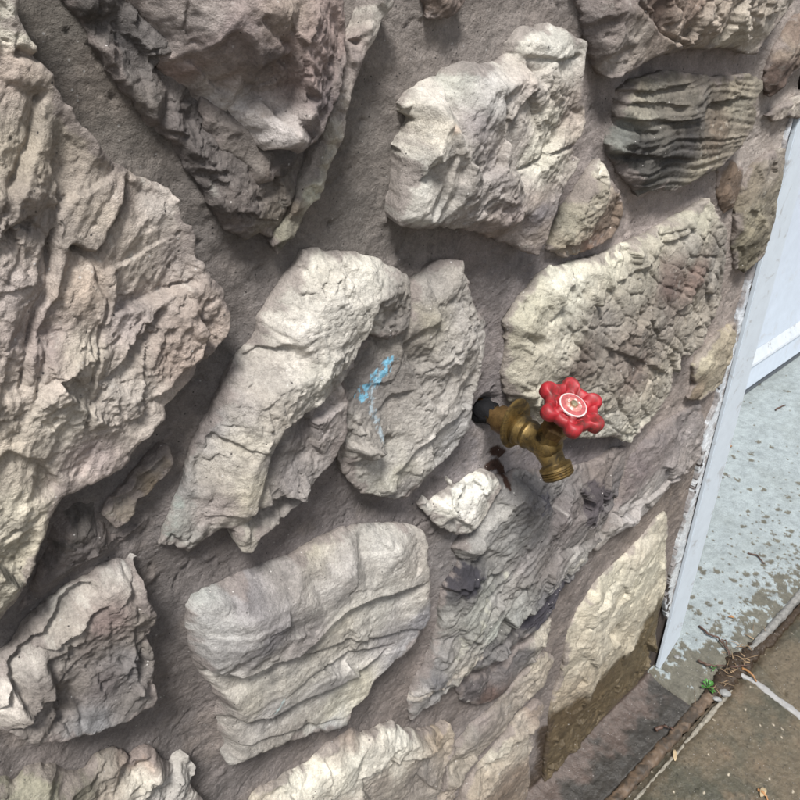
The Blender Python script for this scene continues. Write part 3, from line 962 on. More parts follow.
# centre
S('grey stone with a smear of light blue paint',
  [(413, 282), (425, 272), (435, 263), (450, 258), (464, 262), (471, 285), (473, 300), (480, 312), (487, 322), (487, 340), (483, 362), (480, 380), (475, 395), (472, 420), (466, 435), (458, 448),
   (445, 462), (430, 475), (420, 488), (408, 498), (395, 501), (380, 497), (366, 495), (356, 490), (346, 475, 22), (340, 450, 24), (338, 415, 26), (340, 380, 28), (360, 345, 28), (385, 325, 28), (405, 310, 28)], 42,
  ctrl=[(430, 285, 36), (460, 280, 34), (440, 310, 44), (470, 320, 42), (455, 350, 50), (475, 360, 46), (415, 320, 34), (405, 345, 34), (385, 355, 30), (365, 380, 30), (380, 395, 32), (410, 375, 34), (425, 385, 42), (450, 400, 50),
        (400, 420, 38), (430, 430, 48), (455, 430, 46), (365, 415, 36), (365, 445, 38), (352, 450, 28), (375, 465, 32), (400, 460, 44), (420, 465, 44), (390, 485, 38), (360, 480, 26)],
  cols=[(440, 280, (168, 160, 150)), (460, 310, (172, 164, 154)), (430, 320, (164, 156, 138)), (475, 340, (180, 172, 162)), (450, 360, (174, 166, 156)), (410, 340, (150, 142, 132)), (370, 375, (136, 128, 122)), (400, 385, (152, 144, 136)),
        (440, 400, (184, 176, 166)), (420, 440, (182, 176, 168)), (390, 460, (178, 172, 162)), (455, 430, (166, 162, 158)), (365, 440, (164, 156, 146)), (400, 490, (148, 142, 136)), (395, 470, (184, 178, 160))],
  tex=[dict(k='ridge', a=1.8, wl=18, dir=(0.8, -1), an=0.35), dict(k='fbm', a=2.0, wl=10), dict(k='pits', a=1.5, wl=9)],
  feats=[cr(6, 1.5, (404, 340), (412, 368), (425, 394), (440, 412), h=40), ld(7, 40, (440, 412), (425, 394), (412, 368), (404, 340), h=36), ld(9, 16, (352, 425), (356, 450), (364, 458), (375, 448), (380, 430), h=30),
         ld(7, 25, (395, 478), (415, 455), (440, 430), (470, 408), h=46), ld(5, 18, (376, 410), (392, 395), (412, 388), h=30)],
  rw=7, rd=5, auto=8, facet=4, edge=2.0,
  stamps=[dict(p=[(388, 364), (382, 372), (376, 380), (366, 390), (362, 395)], w=4.6, c=(132, 194, 222), n=6.0, nw=7, h=30, soft=1.5, o=0.95), dict(p=[(380, 376), (374, 395), (372, 410), (377, 428), (379, 440)], w=2.6, c=(184, 206, 218), n=4.5, nw=6, h=34, soft=2, o=0.6)])
S('long pale ridged stone slanting down the centre',
  [(160, 546), (165, 530), (172, 512), (180, 490), (190, 460), (197, 440), (205, 425), (215, 400), (225, 380), (236, 361), (248, 346), (258, 335), (260, 319), (265, 308), (275, 292), (285, 280), (297, 264), (304, 250), (312, 249), (325, 252),
   (345, 251), (361, 255), (380, 260), (399, 269), (408, 276, 34), (413, 291, 38), (412, 315, 40), (405, 335, 40), (390, 341, 42), (372, 337, 42), (365, 350, 43), (356, 370, 44), (343, 382, 45), (346, 398, 42), (350, 411, 44), (348, 435, 42), (340, 455, 42), (330, 470, 42), (318, 479, 42), (306, 502, 42),
   (290, 516, 42), (280, 526, 44), (263, 538, 46), (255, 553, 46), (246, 553, 46), (239, 545, 42), (232, 530, 36), (221, 530, 26), (205, 542, 18), (190, 553, 14), (174, 546, 10)], 58,
  ctrl=[(275, 310, 28), (305, 262, 24), (340, 262, 38), (375, 270, 44), (400, 290, 50), (395, 325, 52), (300, 290, 44), (330, 300, 58), (365, 310, 60), (345, 345, 64), (330, 370, 66), (300, 340, 58), (275, 345, 42), (250, 380, 36), (215, 430, 26),
        (190, 490, 20), (176, 530, 15), (192, 535, 17), (210, 510, 28), (235, 440, 40), (265, 400, 56), (290, 390, 64), (310, 395, 64), (270, 440, 62), (255, 475, 62), (245, 510, 58), (246, 540, 50), (228, 490, 44), (215, 525, 28), (318, 420, 46), (335, 410, 46), (300, 450, 46), (325, 455, 42),
        (285, 485, 48), (275, 515, 48), (290, 460, 44), (380, 300, 56), (378, 325, 54)],
  cols=[(285, 300, (190, 182, 168)), (330, 262, (198, 192, 178)), (375, 280, (198, 192, 178)), (330, 310, (202, 196, 184)), (300, 350, (198, 190, 178)), (365, 330, (186, 180, 168)), (400, 300, (160, 152, 142)), (395, 330, (144, 136, 128)), (270, 370, (180, 172, 162)),
        (230, 390, (160, 152, 148)), (205, 440, (156, 150, 148)), (185, 500, (152, 150, 148)), (175, 530, (156, 158, 150)), (250, 440, (188, 178, 160)), (245, 490, (190, 180, 158)), (270, 420, (184, 174, 160)), (310, 375, (196, 190, 176)), (225, 510, (166, 154, 148)), (247, 535, (178, 168, 152)),
        (310, 430, (146, 136, 132)), (330, 420, (160, 148, 142)), (290, 480, (150, 142, 138)), (270, 510, (152, 144, 138)), (275, 460, (136, 128, 124)), (345, 410, (168, 156, 148))],
  tex=[dict(k='billow', a=4.4, wl=10, mask=[(280, 270), (400, 262), (390, 330), (350, 390), (300, 400), (260, 380)]), dict(k='cell', a=3.0, wl=14, mask=[(300, 290), (400, 275), (390, 330), (350, 380), (310, 380)]), dict(k='ridge', a=2.0, wl=14, dir=(-0.35, 1), an=0.3, mask=[(150, 560), (250, 340), (300, 380), (270, 560)]), dict(k='fbm', a=2.0, wl=9)],
  feats=[ld(7, 30, (253, 548), (257, 500), (270, 455), (285, 425), (312, 412), (345, 386), h=52, lip=0.3), cr(3, 1.8, (256, 345), (242, 400), (228, 440), (218, 480), (210, 520), h=34),
         ld(11, 12, (345, 378), (358, 358), (372, 330), (385, 300), h=56, fade=0.2), cr(6, 1.6, (300, 345), (284, 338), (280, 352), (286, 365), h=56), ld(6, 12, (262, 370), (275, 358), (300, 348), h=54), cr(4, 1.5, (226, 432), (236, 428), (244, 425), h=40)],
  rw=6, rd=5, auto=10, facet=4, edge=2.2,
  stamps=[dict(p=[(168, 520), (180, 495), (190, 500), (182, 525), (172, 540)], fill=1, c=(160, 174, 166), n=9, nw=14, o=0.45, soft=9, h=16)])
S('layered wavy grey slab low in the centre',
  [(190, 608), (195, 598), (205, 592), (225, 585), (245, 575), (270, 565), (300, 552), (325, 538), (345, 530), (360, 526), (380, 525), (400, 524), (418, 528), (428, 535), (431, 548), (429, 560), (432, 570), (433, 585), (431, 598), (434, 605),
   (432, 618), (425, 632), (418, 645), (405, 658), (392, 668), (378, 685), (370, 700), (355, 712), (349, 728), (330, 737), (310, 743), (290, 748), (262, 760), (245, 768), (232, 771), (225, 760), (229, 748), (221, 735), (217, 720), (222, 705), (217, 692), (207, 682), (199, 671), (192, 650), (188, 630)],
  58,
  ctrl=[(205, 605, 44), (250, 590, 44), (300, 565, 42), (350, 542, 40), (400, 535, 40), (205, 640, 58), (250, 625, 60), (300, 600, 58), (350, 575, 56), (400, 555, 54), (215, 668, 60), (260, 655, 62), (300, 640, 60), (330, 612, 58), (370, 595, 56), (415, 578, 52),
        (228, 695, 40), (260, 680, 46), (240, 705, 50), (245, 715, 56), (285, 700, 58), (330, 660, 58), (360, 625, 58), (400, 610, 54), (340, 690, 54), (380, 650, 54), (415, 630, 48), (235, 740, 46), (250, 755, 46), (290, 738, 48), (330, 722, 48), (360, 695, 48), (395, 660, 46)],
  cols=[(205, 600, (176, 178, 170)), (220, 630, (172, 168, 162)), (215, 660, (164, 160, 156)), (255, 600, (150, 144, 144)), (270, 635, (146, 140, 140)), (290, 580, (160, 152, 146)), (320, 545, (190, 180, 156)), (345, 575, (164, 158, 152)), (390, 545, (176, 170, 160)), (420, 555, (178, 170, 160)),
        (300, 640, (150, 142, 138)), (340, 620, (192, 184, 168)), (380, 605, (182, 176, 164)), (420, 600, (186, 178, 166)), (255, 700, (186, 178, 162)), (290, 680, (188, 180, 166)), (320, 660, (180, 172, 158)), (270, 715, (158, 152, 146)), (330, 685, (164, 158, 152)), (390, 640, (160, 154, 152)), (420, 620, (150, 146, 148)),
        (360, 690, (192, 184, 162)), (335, 710, (184, 178, 160)), (330, 730, (166, 164, 160)), (250, 745, (158, 152, 144)), (280, 742, (166, 158, 148)), (400, 655, (160, 156, 156)), (225, 725, (150, 142, 134))],
  tex=[dict(k='strata', a=2.6, wl=14, dir=(1, -0.52), an=0.06, bend=26, band=0.65), dict(k='fbm', a=1.0, wl=8), dict(k='ridge', a=1.4, wl=18, dir=(1, -0.5), an=0.2, bend=20)],
  feats=[ld(15, 30, (203, 676), (228, 684), (252, 679), (276, 667), (300, 653), (322, 632), (345, 612), (372, 600), (402, 592), (433, 583), h=56, lip=0.2, w=2.0),
         ld(13, 28, (236, 724), (250, 729), (275, 720), (305, 704), (335, 690), (365, 672), (395, 650), h=54, lip=0.2), ld(6, 16, (300, 662), (330, 650), (352, 642), (378, 640), (405, 634), (432, 630), h=54), cr(5, 1.6, (275, 672), (305, 650), (325, 630), h=54), ld(5, 14, (285, 700), (320, 672), (355, 655), (400, 645), h=52),
         ld(5, 14, (230, 758), (270, 742), (310, 730), (345, 718), h=48), ld(6, 15, (310, 722), (318, 730), (330, 735), h=48)],
  rw=11, rd=10, auto=2, facet=2, edge=1.6, rough=0.35,
  stamps=[dict(p=[(287, 700), (282, 708), (277, 716)], w=1.2, c=(196, 210, 208), n=1.5, nw=6, h=56), dict(p=[(190, 606), (200, 594), (212, 592), (206, 604), (196, 612)], fill=1, c=(176, 188, 180), n=4, o=0.7, soft=3, h=46)])
S('small wedge of rock under the huge left stone',
  [(103, 515), (106, 505), (118, 490), (135, 470), (150, 455), (165, 443), (172, 450), (175, 465), (172, 475), (160, 487), (150, 497), (140, 501), (139, 515), (127, 525), (117, 530), (110, 523)], 26,
  ctrl=[(112, 512, 28), (135, 485, 30), (155, 462, 28), (165, 468, 22), (148, 490, 24), (125, 515, 26)],
  cols=[(120, 498, (154, 142, 136)), (150, 465, (150, 138, 130)), (155, 482, (142, 124, 100)), (165, 465, (140, 126, 108)), (115, 518, (160, 146, 130)), (130, 515, (156, 142, 124))],
  tex=[dict(k='fbm', a=1.8, wl=9)], feats=[ld(6, 14, (112, 510), (132, 500), (142, 485), (170, 458), h=28)], rw=5, rd=4, auto=2, facet=2)
S('flat mortar-covered slab beneath the huge left stone',
  [(44, 548), (58, 508), (80, 498), (102, 492), (100, 515), (112, 532), (138, 522), (150, 520), (125, 542), (100, 556), (70, 575), (40, 600), (16, 618), (10, 625), (30, 590)], 12,
  ctrl=[(70, 530, 14), (60, 560, 16), (100, 535, 14), (40, 590, 14)],
  cols=[(70, 525, (112, 104, 98)), (70, 560, (128, 118, 115)), (110, 540, (120, 110, 106))], tex=[dict(k='strata', a=3, wl=16, dir=(1, -0.45), an=0.2), dict(k='fbm', a=1.5, wl=10)], rw=10, rd=8, auto=3, facet=2, rim=(2, 0.4))
S('dark triangular stone with a pale crusty upper edge at lower left',
  [(-10, 668), (0, 655), (12, 645), (20, 630), (30, 615), (45, 603), (58, 592), (70, 583), (90, 573), (105, 562), (118, 558), (125, 562), (132, 559), (139, 559), (144, 568), (146, 585), (150, 600), (158, 622), (156, 650), (158, 675), (159, 700), (155, 710),
   (140, 717), (128, 724), (110, 730), (90, 735), (70, 742), (50, 746), (35, 744), (20, 738), (5, 734), (-10, 732), (-40, 705)], 62,
  ctrl=[(15, 655, 44), (40, 622, 46), (75, 595, 46), (105, 575, 44), (138, 565, 40), (10, 690, 66), (35, 655, 66), (65, 628, 66), (95, 605, 62), (120, 585, 56), (138, 590, 42), (60, 645, 58), (85, 640, 60), (110, 620, 54),
        (40, 690, 62), (55, 665, 60), (60, 700, 64), (45, 730, 60), (85, 680, 48), (95, 715, 54), (110, 660, 44), (130, 640, 42), (150, 640, 38), (130, 690, 46), (150, 700, 46)],
  cols=[(15, 670, (206, 196, 182)), (5, 700, (198, 188, 176)), (40, 630, (206, 198, 184)), (70, 605, (208, 200, 186)), (80, 585, (188, 180, 168)), (110, 570, (196, 188, 172)), (138, 565, (186, 180, 172)), (85, 635, (168, 158, 146)), (60, 655, (150, 140, 130)),
        (40, 690, (134, 124, 116)), (45, 725, (142, 132, 124)), (75, 690, (138, 128, 120)), (100, 650, (132, 120, 112)), (115, 625, (150, 128, 120)), (105, 690, (128, 118, 116)), (130, 670, (138, 132, 130)), (150, 650, (136, 126, 116)), (130, 705, (136, 128, 122)), (95, 725, (144, 142, 142)), (145, 620, (150, 138, 126))],
  tex=[dict(k='fbm', a=2.4, wl=12), dict(k='billow', a=3.6, wl=9, mask=[(-20, 660), (60, 590), (130, 555), (125, 590), (60, 640), (20, 700), (-20, 730)]), dict(k='ridge', a=1.5, wl=16, dir=(0.8, -1), an=0.4)],
  feats=[ld(15, 26, (2, 722), (14, 700), (30, 674), (56, 642), (86, 614), (112, 598), h=60, lip=0.25), ld(8, 18, (45, 664), (72, 652), (98, 628), (118, 610), h=58), ld(9, 30, (60, 735), (62, 715), (58, 690), (52, 672), h=60), cr(5, 2, (84, 738), (85, 715), (72, 690), h=54), cr(4, 1.6, (130, 560), (135, 590), (138, 620), h=44), ld(5, 25, (136, 700), (138, 660), (134, 620), h=42)],
  rw=6, rd=5, auto=8, facet=4, edge=2.2)
S('lumpy greenish cream rock at the bottom left corner',
  [(-10, 792), (0, 782), (15, 786), (25, 772), (40, 768), (60, 770), (68, 775), (85, 770), (95, 757), (110, 752), (118, 750), (130, 757), (145, 748), (155, 750), (160, 757), (174, 768), (180, 760), (190, 757), (197, 770), (190, 785), (204, 800), (206, 840), (120, 880), (0, 860)], 36,
  ctrl=[(20, 795, 36), (50, 785, 38), (80, 790, 32), (100, 775, 40), (125, 775, 46), (150, 765, 42), (160, 785, 46), (185, 780, 36), (120, 805, 44), (50, 820, 46)],
  cols=[(20, 795, (156, 150, 126)), (55, 785, (158, 152, 128)), (80, 795, (134, 128, 110)), (110, 770, (176, 164, 148)), (145, 760, (168, 142, 124)), (140, 785, (196, 188, 172)), (165, 780, (186, 180, 172)), (190, 775, (170, 164, 156)), (115, 795, (160, 148, 132))],
  tex=[dict(k='billow', a=6, wl=16), dict(k='fbm', a=3, wl=10)], rw=6, rd=5, auto=6, facet=6, edge=3)
S('cream and brown stone lying along the bottom edge',
  [(250, 806), (262, 790), (290, 775), (310, 765), (325, 749), (345, 735), (355, 729), (362, 735), (385, 725), (395, 722), (400, 728), (420, 731), (440, 728), (452, 724), (455, 735), (457, 750), (448, 766), (440, 786), (434, 830), (330, 860), (245, 840)], 44,
  ctrl=[(290, 785, 34), (330, 765, 40), (370, 745, 38), (410, 738, 34), (445, 738, 30), (310, 800, 48), (350, 775, 50), (390, 758, 48), (430, 752, 40), (370, 790, 42), (420, 775, 36), (410, 800, 36)],
  cols=[(275, 790, (188, 176, 156)), (300, 785, (206, 200, 182)), (350, 765, (206, 200, 182)), (400, 745, (204, 198, 182)), (360, 738, (170, 152, 136)), (440, 745, (164, 144, 118)), (450, 735, (176, 160, 138)), (400, 765, (190, 182, 166)), (380, 790, (158, 146, 132)), (420, 780, (146, 136, 126)), (430, 760, (160, 150, 138))],
  tex=[dict(k='strata', a=3, wl=14, dir=(1, -0.42), an=0.18, bend=12), dict(k='fbm', a=1.6, wl=10)], feats=[ld(9, 30, (325, 806), (362, 780), (400, 766), (446, 750), h=44)], rw=7, rd=6, auto=4, facet=3)

# below the tap
S('dark veined grey and purple stone under the tap',
  [(486, 484), (500, 476), (515, 470), (535, 470), (560, 468), (590, 463), (615, 448), (628, 448), (625, 465), (617, 490), (608, 515), (600, 530), (590, 545), (588, 560), (575, 575), (560, 592), (553, 610), (548, 620), (535, 632), (520, 640), (505, 655), (485, 668), (468, 672),
   (455, 685), (442, 698), (425, 710), (411, 722), (409, 702), (413, 685), (424, 665), (434, 640), (440, 610), (444, 585), (453, 575), (460, 560), (452, 548), (466, 530)], 30,
  ctrl=[(520, 485, 24), (560, 482, 26), (600, 470, 22), (500, 520, 34), (540, 510, 34), (580, 500, 30), (605, 500, 26), (480, 545, 36), (510, 555, 38), (545, 545, 36), (570, 540, 32), (580, 555, 38), (460, 590, 26), (490, 600, 38), (520, 590, 40), (555, 580, 40), (450, 625, 30), (480, 630, 40), (510, 620, 36), (540, 610, 32),
        (440, 660, 32), (465, 650, 36), (425, 690, 34), (450, 672, 36)],
  cols=[(510, 480, (148, 143, 139)), (530, 490, (140, 135, 134)), (560, 480, (148, 143, 140)), (575, 505, (131, 121, 117)), (545, 500, (130, 126, 127)), (600, 475, (140, 126, 118)), (605, 500, (118, 112, 112)), (590, 525, (134, 125, 119)), (500, 515, (155, 151, 144)), (500, 545, (153, 150, 144)), (530, 530, (140, 135, 132)), (560, 520, (138, 126, 122)), (520, 560, (146, 139, 135)),
        (545, 560, (139, 130, 125)), (575, 560, (166, 161, 153)), (570, 580, (148, 144, 141)), (470, 550, (159, 155, 148)), (465, 575, (94, 91, 95)), (462, 590, (103, 100, 102)), (480, 595, (148, 148, 139)), (470, 615, (148, 148, 139)), (500, 590, (159, 154, 147)), (490, 625, (151, 152, 141)), (510, 610, (147, 146, 139)), (545, 600, (105, 102, 105)), (530, 620, (110, 105, 106)), (515, 635, (129, 122, 118)),
        (450, 620, (142, 139, 132)), (440, 650, (149, 144, 139)), (455, 660, (160, 154, 145)), (425, 690, (159, 152, 145)), (435, 680, (129, 126, 128)), (465, 665, (161, 154, 138)), (480, 655, (122, 117, 117))],
  tex=[dict(k='ridge', a=10, wl=26, dir=(0.8, -1), an=0.22, bend=14, band=0.6, all=1), dict(k='strata', a=7, wl=12, all=1, dir=(0.75, -1), an=0.2, bend=12, mask=[(430, 560), (560, 540), (560, 610), (440, 720), (400, 720)]), dict(k='fbm', a=2.4, wl=9), dict(k='pits', a=2.0, wl=8)],
  feats=[ld(10, 18, (555, 600), (520, 640)[::1], (480, 668), h=36), ld(8, 16, (450, 600), (480, 580), (500, 570), (505, 556), h=36), cr(7, 2.5, (448, 590), (462, 575), (475, 560), h=30), ld(8, 18, (590, 545), (560, 556), (540, 580), (525, 600), h=36), ld(9, 20, (500, 640), (540, 600), (560, 585), (588, 560), h=36), cr(8, 3, (411, 716), (414, 700), (412, 690), h=30), cr(5, 2, (435, 655), (444, 665), (452, 660), h=34)],
  rw=7, rd=6, auto=10, facet=5, edge=3, warp=0.02, rim=(5, 0.7), rough=1.1,
  stamps=[dict(p=[(450, 592), (462, 572), (474, 562), (482, 570), (472, 588), (456, 602)], fill=1, c=(58, 56, 62), n=14, nw=18, soft=7, o=0.95), dict(p=[(512, 632), (535, 606), (556, 588), (574, 574), (582, 580), (560, 608), (535, 632)], fill=1, c=(66, 63, 70), n=16, nw=20, soft=9, o=0.95),
          dict(p=[(584, 478), (606, 478), (612, 494), (596, 520), (576, 528)], fill=1, c=(74, 68, 72), n=12, nw=20, soft=8, o=0.85), dict(p=[(525, 492), (548, 492), (552, 506), (530, 512)], fill=1, c=(84, 82, 90), n=12, nw=16, soft=8, o=0.8), dict(p=[(552, 502), (560, 512), (566, 520)], w=3, c=(186, 180, 176), n=5, nw=9, soft=3, o=0.7),
          dict(p=[(582, 553), (566, 566), (550, 584)], w=5, c=(196, 190, 178), n=8, nw=10, soft=3, o=0.7), dict(p=[(500, 572), (482, 600), (470, 630), (455, 650)], w=5, c=(178, 176, 162), n=10, nw=12, soft=4, o=0.6), dict(p=[(418, 700), (436, 688), (462, 664), (478, 655)], w=6, c=(188, 178, 166), n=8, nw=12, soft=4, o=0.6),
          dict(p=[(484, 469), (490, 463), (499, 460), (505, 462), (507, 470), (506, 479), (504, 487), (501, 487), (501, 477), (498, 472), (490, 473)], fill=1, c=(62, 40, 30), n=1.5, nw=7, soft=1.2, h=8)])
S('small white crusty rock just below left of the tap',
  [(419, 505), (425, 498), (432, 503), (440, 495), (450, 488), (449, 478), (456, 485), (465, 480), (475, 474), (485, 470), (492, 474), (500, 480), (503, 488), (492, 505), (487, 515), (480, 525), (470, 534), (460, 535), (448, 530), (438, 527), (431, 519)], 34,
  ctrl=[(430, 508, 30), (450, 500, 36), (465, 490, 36), (485, 480, 34), (455, 515, 40), (475, 505, 40), (465, 525, 38)],
  cols=[(430, 508, (204, 198, 188)), (455, 498, (214, 210, 196)), (480, 485, (214, 210, 196)), (465, 515, (204, 198, 186)), (450, 525, (180, 172, 162)), (485, 505, (190, 184, 172))],
  tex=[dict(k='billow', a=3.5, wl=12), dict(k='cell', a=2.5, wl=14), dict(k='fbm', a=1.8, wl=8)], rw=5, rd=4, auto=4, facet=4, edge=2.4)
S('dark crystalline stone below the veined stone',
  [(456, 690), (475, 673), (495, 668), (520, 645), (540, 630), (553, 620), (549, 640), (536, 660), (520, 672), (506, 690), (496, 700), (480, 706), (462, 703)], 24,
  ctrl=[(480, 690, 26), (505, 672, 28), (530, 648, 28)],
  cols=[(475, 690, (112, 104, 104)), (500, 675, (130, 122, 120)), (525, 655, (120, 114, 112)), (540, 638, (176, 166, 148)), (490, 698, (120, 96, 86))],
  tex=[dict(k='cell', a=4, wl=14), dict(k='fbm', a=3, wl=8)], rw=6, rd=5, auto=3, facet=4, edge=3, rim=(4, 0.7))
S('pinkish grey mortar-smeared stone reaching to the door trim',
  [(645, 440), (652, 432), (665, 421), (680, 413), (702, 404), (706, 425), (703, 440), (701, 458), (690, 470), (676, 478), (668, 490), (655, 505), (640, 520), (625, 531), (609, 541), (598, 553), (591, 550), (600, 530), (612, 505), (622, 480), (630, 456)], 22,
  ctrl=[(680, 430, 24), (690, 450, 26), (660, 450, 26), (650, 480, 28), (630, 510, 26), (610, 530, 24), (635, 480, 18)],
  cols=[(680, 430, (142, 132, 128)), (690, 452, (158, 148, 142)), (655, 450, (146, 134, 130)), (640, 470, (138, 124, 122)), (650, 490, (170, 162, 156)), (625, 515, (176, 168, 162)), (605, 540, (166, 158, 150)), (625, 490, (140, 126, 122))],
  tex=[dict(k='ridge', a=3, wl=24, dir=(0.6, -1), an=0.35), dict(k='fbm', a=2, wl=12)], rw=10, rd=8, auto=4, facet=3, rim=(3, 0.7),
  feats=[ld(7, 25, (700, 460), (676, 478), (655, 495), (630, 515), h=24, lip=0.1)])
S('tall yellowish cream stone at the foot of the wall beside the door trim',
  [(578, 612), (590, 592), (600, 578), (620, 560), (640, 540), (655, 521), (667, 512), (669, 530), (666, 550), (668, 575), (665, 595), (660, 612), (655, 640), (648, 661), (638, 684), (620, 701), (600, 722), (580, 745), (560, 765), (545, 786), (545, 760), (549, 722), (552, 700), (560, 680), (565, 650), (569, 630)], 26,
  ctrl=[(600, 600, 32), (640, 560, 32), (650, 600, 30), (620, 640, 32), (590, 640, 30), (630, 670, 26), (590, 690, 26), (570, 660, 24), (565, 730, 18), (600, 715, 18)],
  cols=[(640, 545, (190, 180, 159)), (615, 580, (192, 184, 161)), (640, 580, (190, 182, 158)), (650, 620, (182, 172, 147)), (600, 620, (192, 182, 159)), (580, 650, (182, 170, 147)), (620, 650, (180, 168, 143)), (600, 680, (170, 156, 131)), (570, 700, (168, 152, 127))],
  tex=[dict(k='ridge', a=2.6, wl=30, dir=(-0.5, 1), an=0.3), dict(k='fbm', a=2, wl=14)], feats=[cr(5, 2.5, (575, 630), (566, 660), (556, 700), h=24), cr(5, 2, (598, 582), (590, 600), (582, 612), h=22), ld(6, 20, (556, 720), (568, 690), (578, 650), (590, 620), h=26)],
  wet=WET, rw=8, rd=6, auto=5, facet=4, edge=3, rim=(5, 0.7))
S('long brownish cream ledge stone near the bottom',
  [(455, 745), (470, 726), (500, 700), (510, 690), (530, 661), (540, 652), (552, 655), (556, 660), (548, 676), (545, 686), (530, 700), (515, 715), (500, 735), (480, 755), (465, 775), (455, 800), (445, 840), (415, 840), (438, 792), (447, 765)], 28,
  ctrl=[(535, 668, 34), (500, 712, 34), (475, 742, 34), (455, 785, 34), (540, 685, 28), (505, 725, 28)],
  cols=[(540, 660, (174, 162, 142)), (545, 675, (170, 156, 136)), (515, 690, (156, 144, 130)), (490, 720, (150, 138, 128)), (470, 740, (158, 148, 136)), (460, 770, (166, 154, 136)), (445, 800, (168, 152, 134))],
  tex=[dict(k='strata', a=4, wl=16, dir=(0.85, -1), an=0.18), dict(k='fbm', a=2, wl=10)], rw=6, rd=5, auto=3, facet=3, edge=2, rim=(5, 0.75))
S('brown-tipped cream stone leaning at the bottom of the wall',
  [(540, 700), (546, 706), (542, 716), (533, 728), (535, 745), (530, 755), (531, 780), (528, 797), (520, 840), (480, 850), (446, 840), (462, 792), (475, 770), (490, 755), (505, 735), (520, 715)], 34,
  ctrl=[(535, 708, 38), (515, 735, 40), (495, 765, 40), (475, 800, 40), (525, 745, 34), (515, 780, 34), (500, 800, 36)],
  cols=[(538, 706, (160, 140, 122)), (520, 725, (172, 158, 140)), (500, 755, (188, 178, 158)), (480, 785, (170, 154, 132)), (525, 745, (176, 164, 146)), (515, 775, (150, 130, 110)), (500, 795, (136, 116, 96))],
  tex=[dict(k='ridge', a=2.5, wl=22, dir=(0.75, -1), an=0.3), dict(k='fbm', a=2, wl=10)], feats=[ld(8, 25, (470, 810), (495, 775), (520, 745), (540, 722), h=38)], rw=6, rd=5, auto=4, facet=3, edge=2.2)

# the wall goes on beyond the picture: coarser stones of the same kind
_rs = np.random.RandomState(5)
_in_view = [r for r in STONE_MASKS if r is not None]
_cells = []
for gx_ in np.arange(-0.78, 1.0, 0.25):
    for gz_ in np.arange(0.10, 2.2, 0.23):
        c = np.array([gx_ + _rs.uniform(-0.03, 0.03) + (0.1 if int(gz_ / 0.23) % 2 else 0), -(gz_ + _rs.uniform(-0.02, 0.02))])
        n_ = _rs.randint(7, 10)
        ang = np.sort((np.arange(n_) + _rs.uniform(-0.3, 0.3, n_)) / n_ * 2 * np.pi)
        pg = np.array([[c[0] + math.cos(t) * 0.112 * _rs.uniform(0.82, 1.08), c[1] + math.sin(t) * 0.098 * _rs.uniform(0.82, 1.08)] for t in ang])
        q = np.concatenate([pg, (pg + np.roll(pg, -1, 0)) / 2, c[None]])
        d3 = np.stack([q[:, 0], np.full(len(q), -CAM_Y), -q[:, 1] - CAM_Z], 1)
        dp = d3 @ _F
        uu = 400 + 800 * (d3 @ _r) / dp
        vv = 400 - 800 * (d3 @ _U) / dp
        if ((dp > 0.02) & (uu > -70) & (uu < 870) & (vv > -110) & (vv < 870)).any() or q[:, 0].max() > 1.07:
            continue
        if any(inside(q, r).any() or inside(r, pg).any() for r in _in_view):
            continue
        _cells.append(pg)
_tones = [(176, 164, 150), (190, 182, 164), (160, 148, 140), (168, 146, 134), (150, 140, 132), (182, 170, 150)]
for k_, pg in enumerate(_cells):
    S(None, None, 46, cols=[(0, 0, _tones[k_ % 6])], wall_pts=pg, spc=0.005, auto=7, facet=7, tex=[dict(k='fbm', a=3, wl=16)])
# ------------------------------------------------------------------ mortar bed
X_END = 1.098


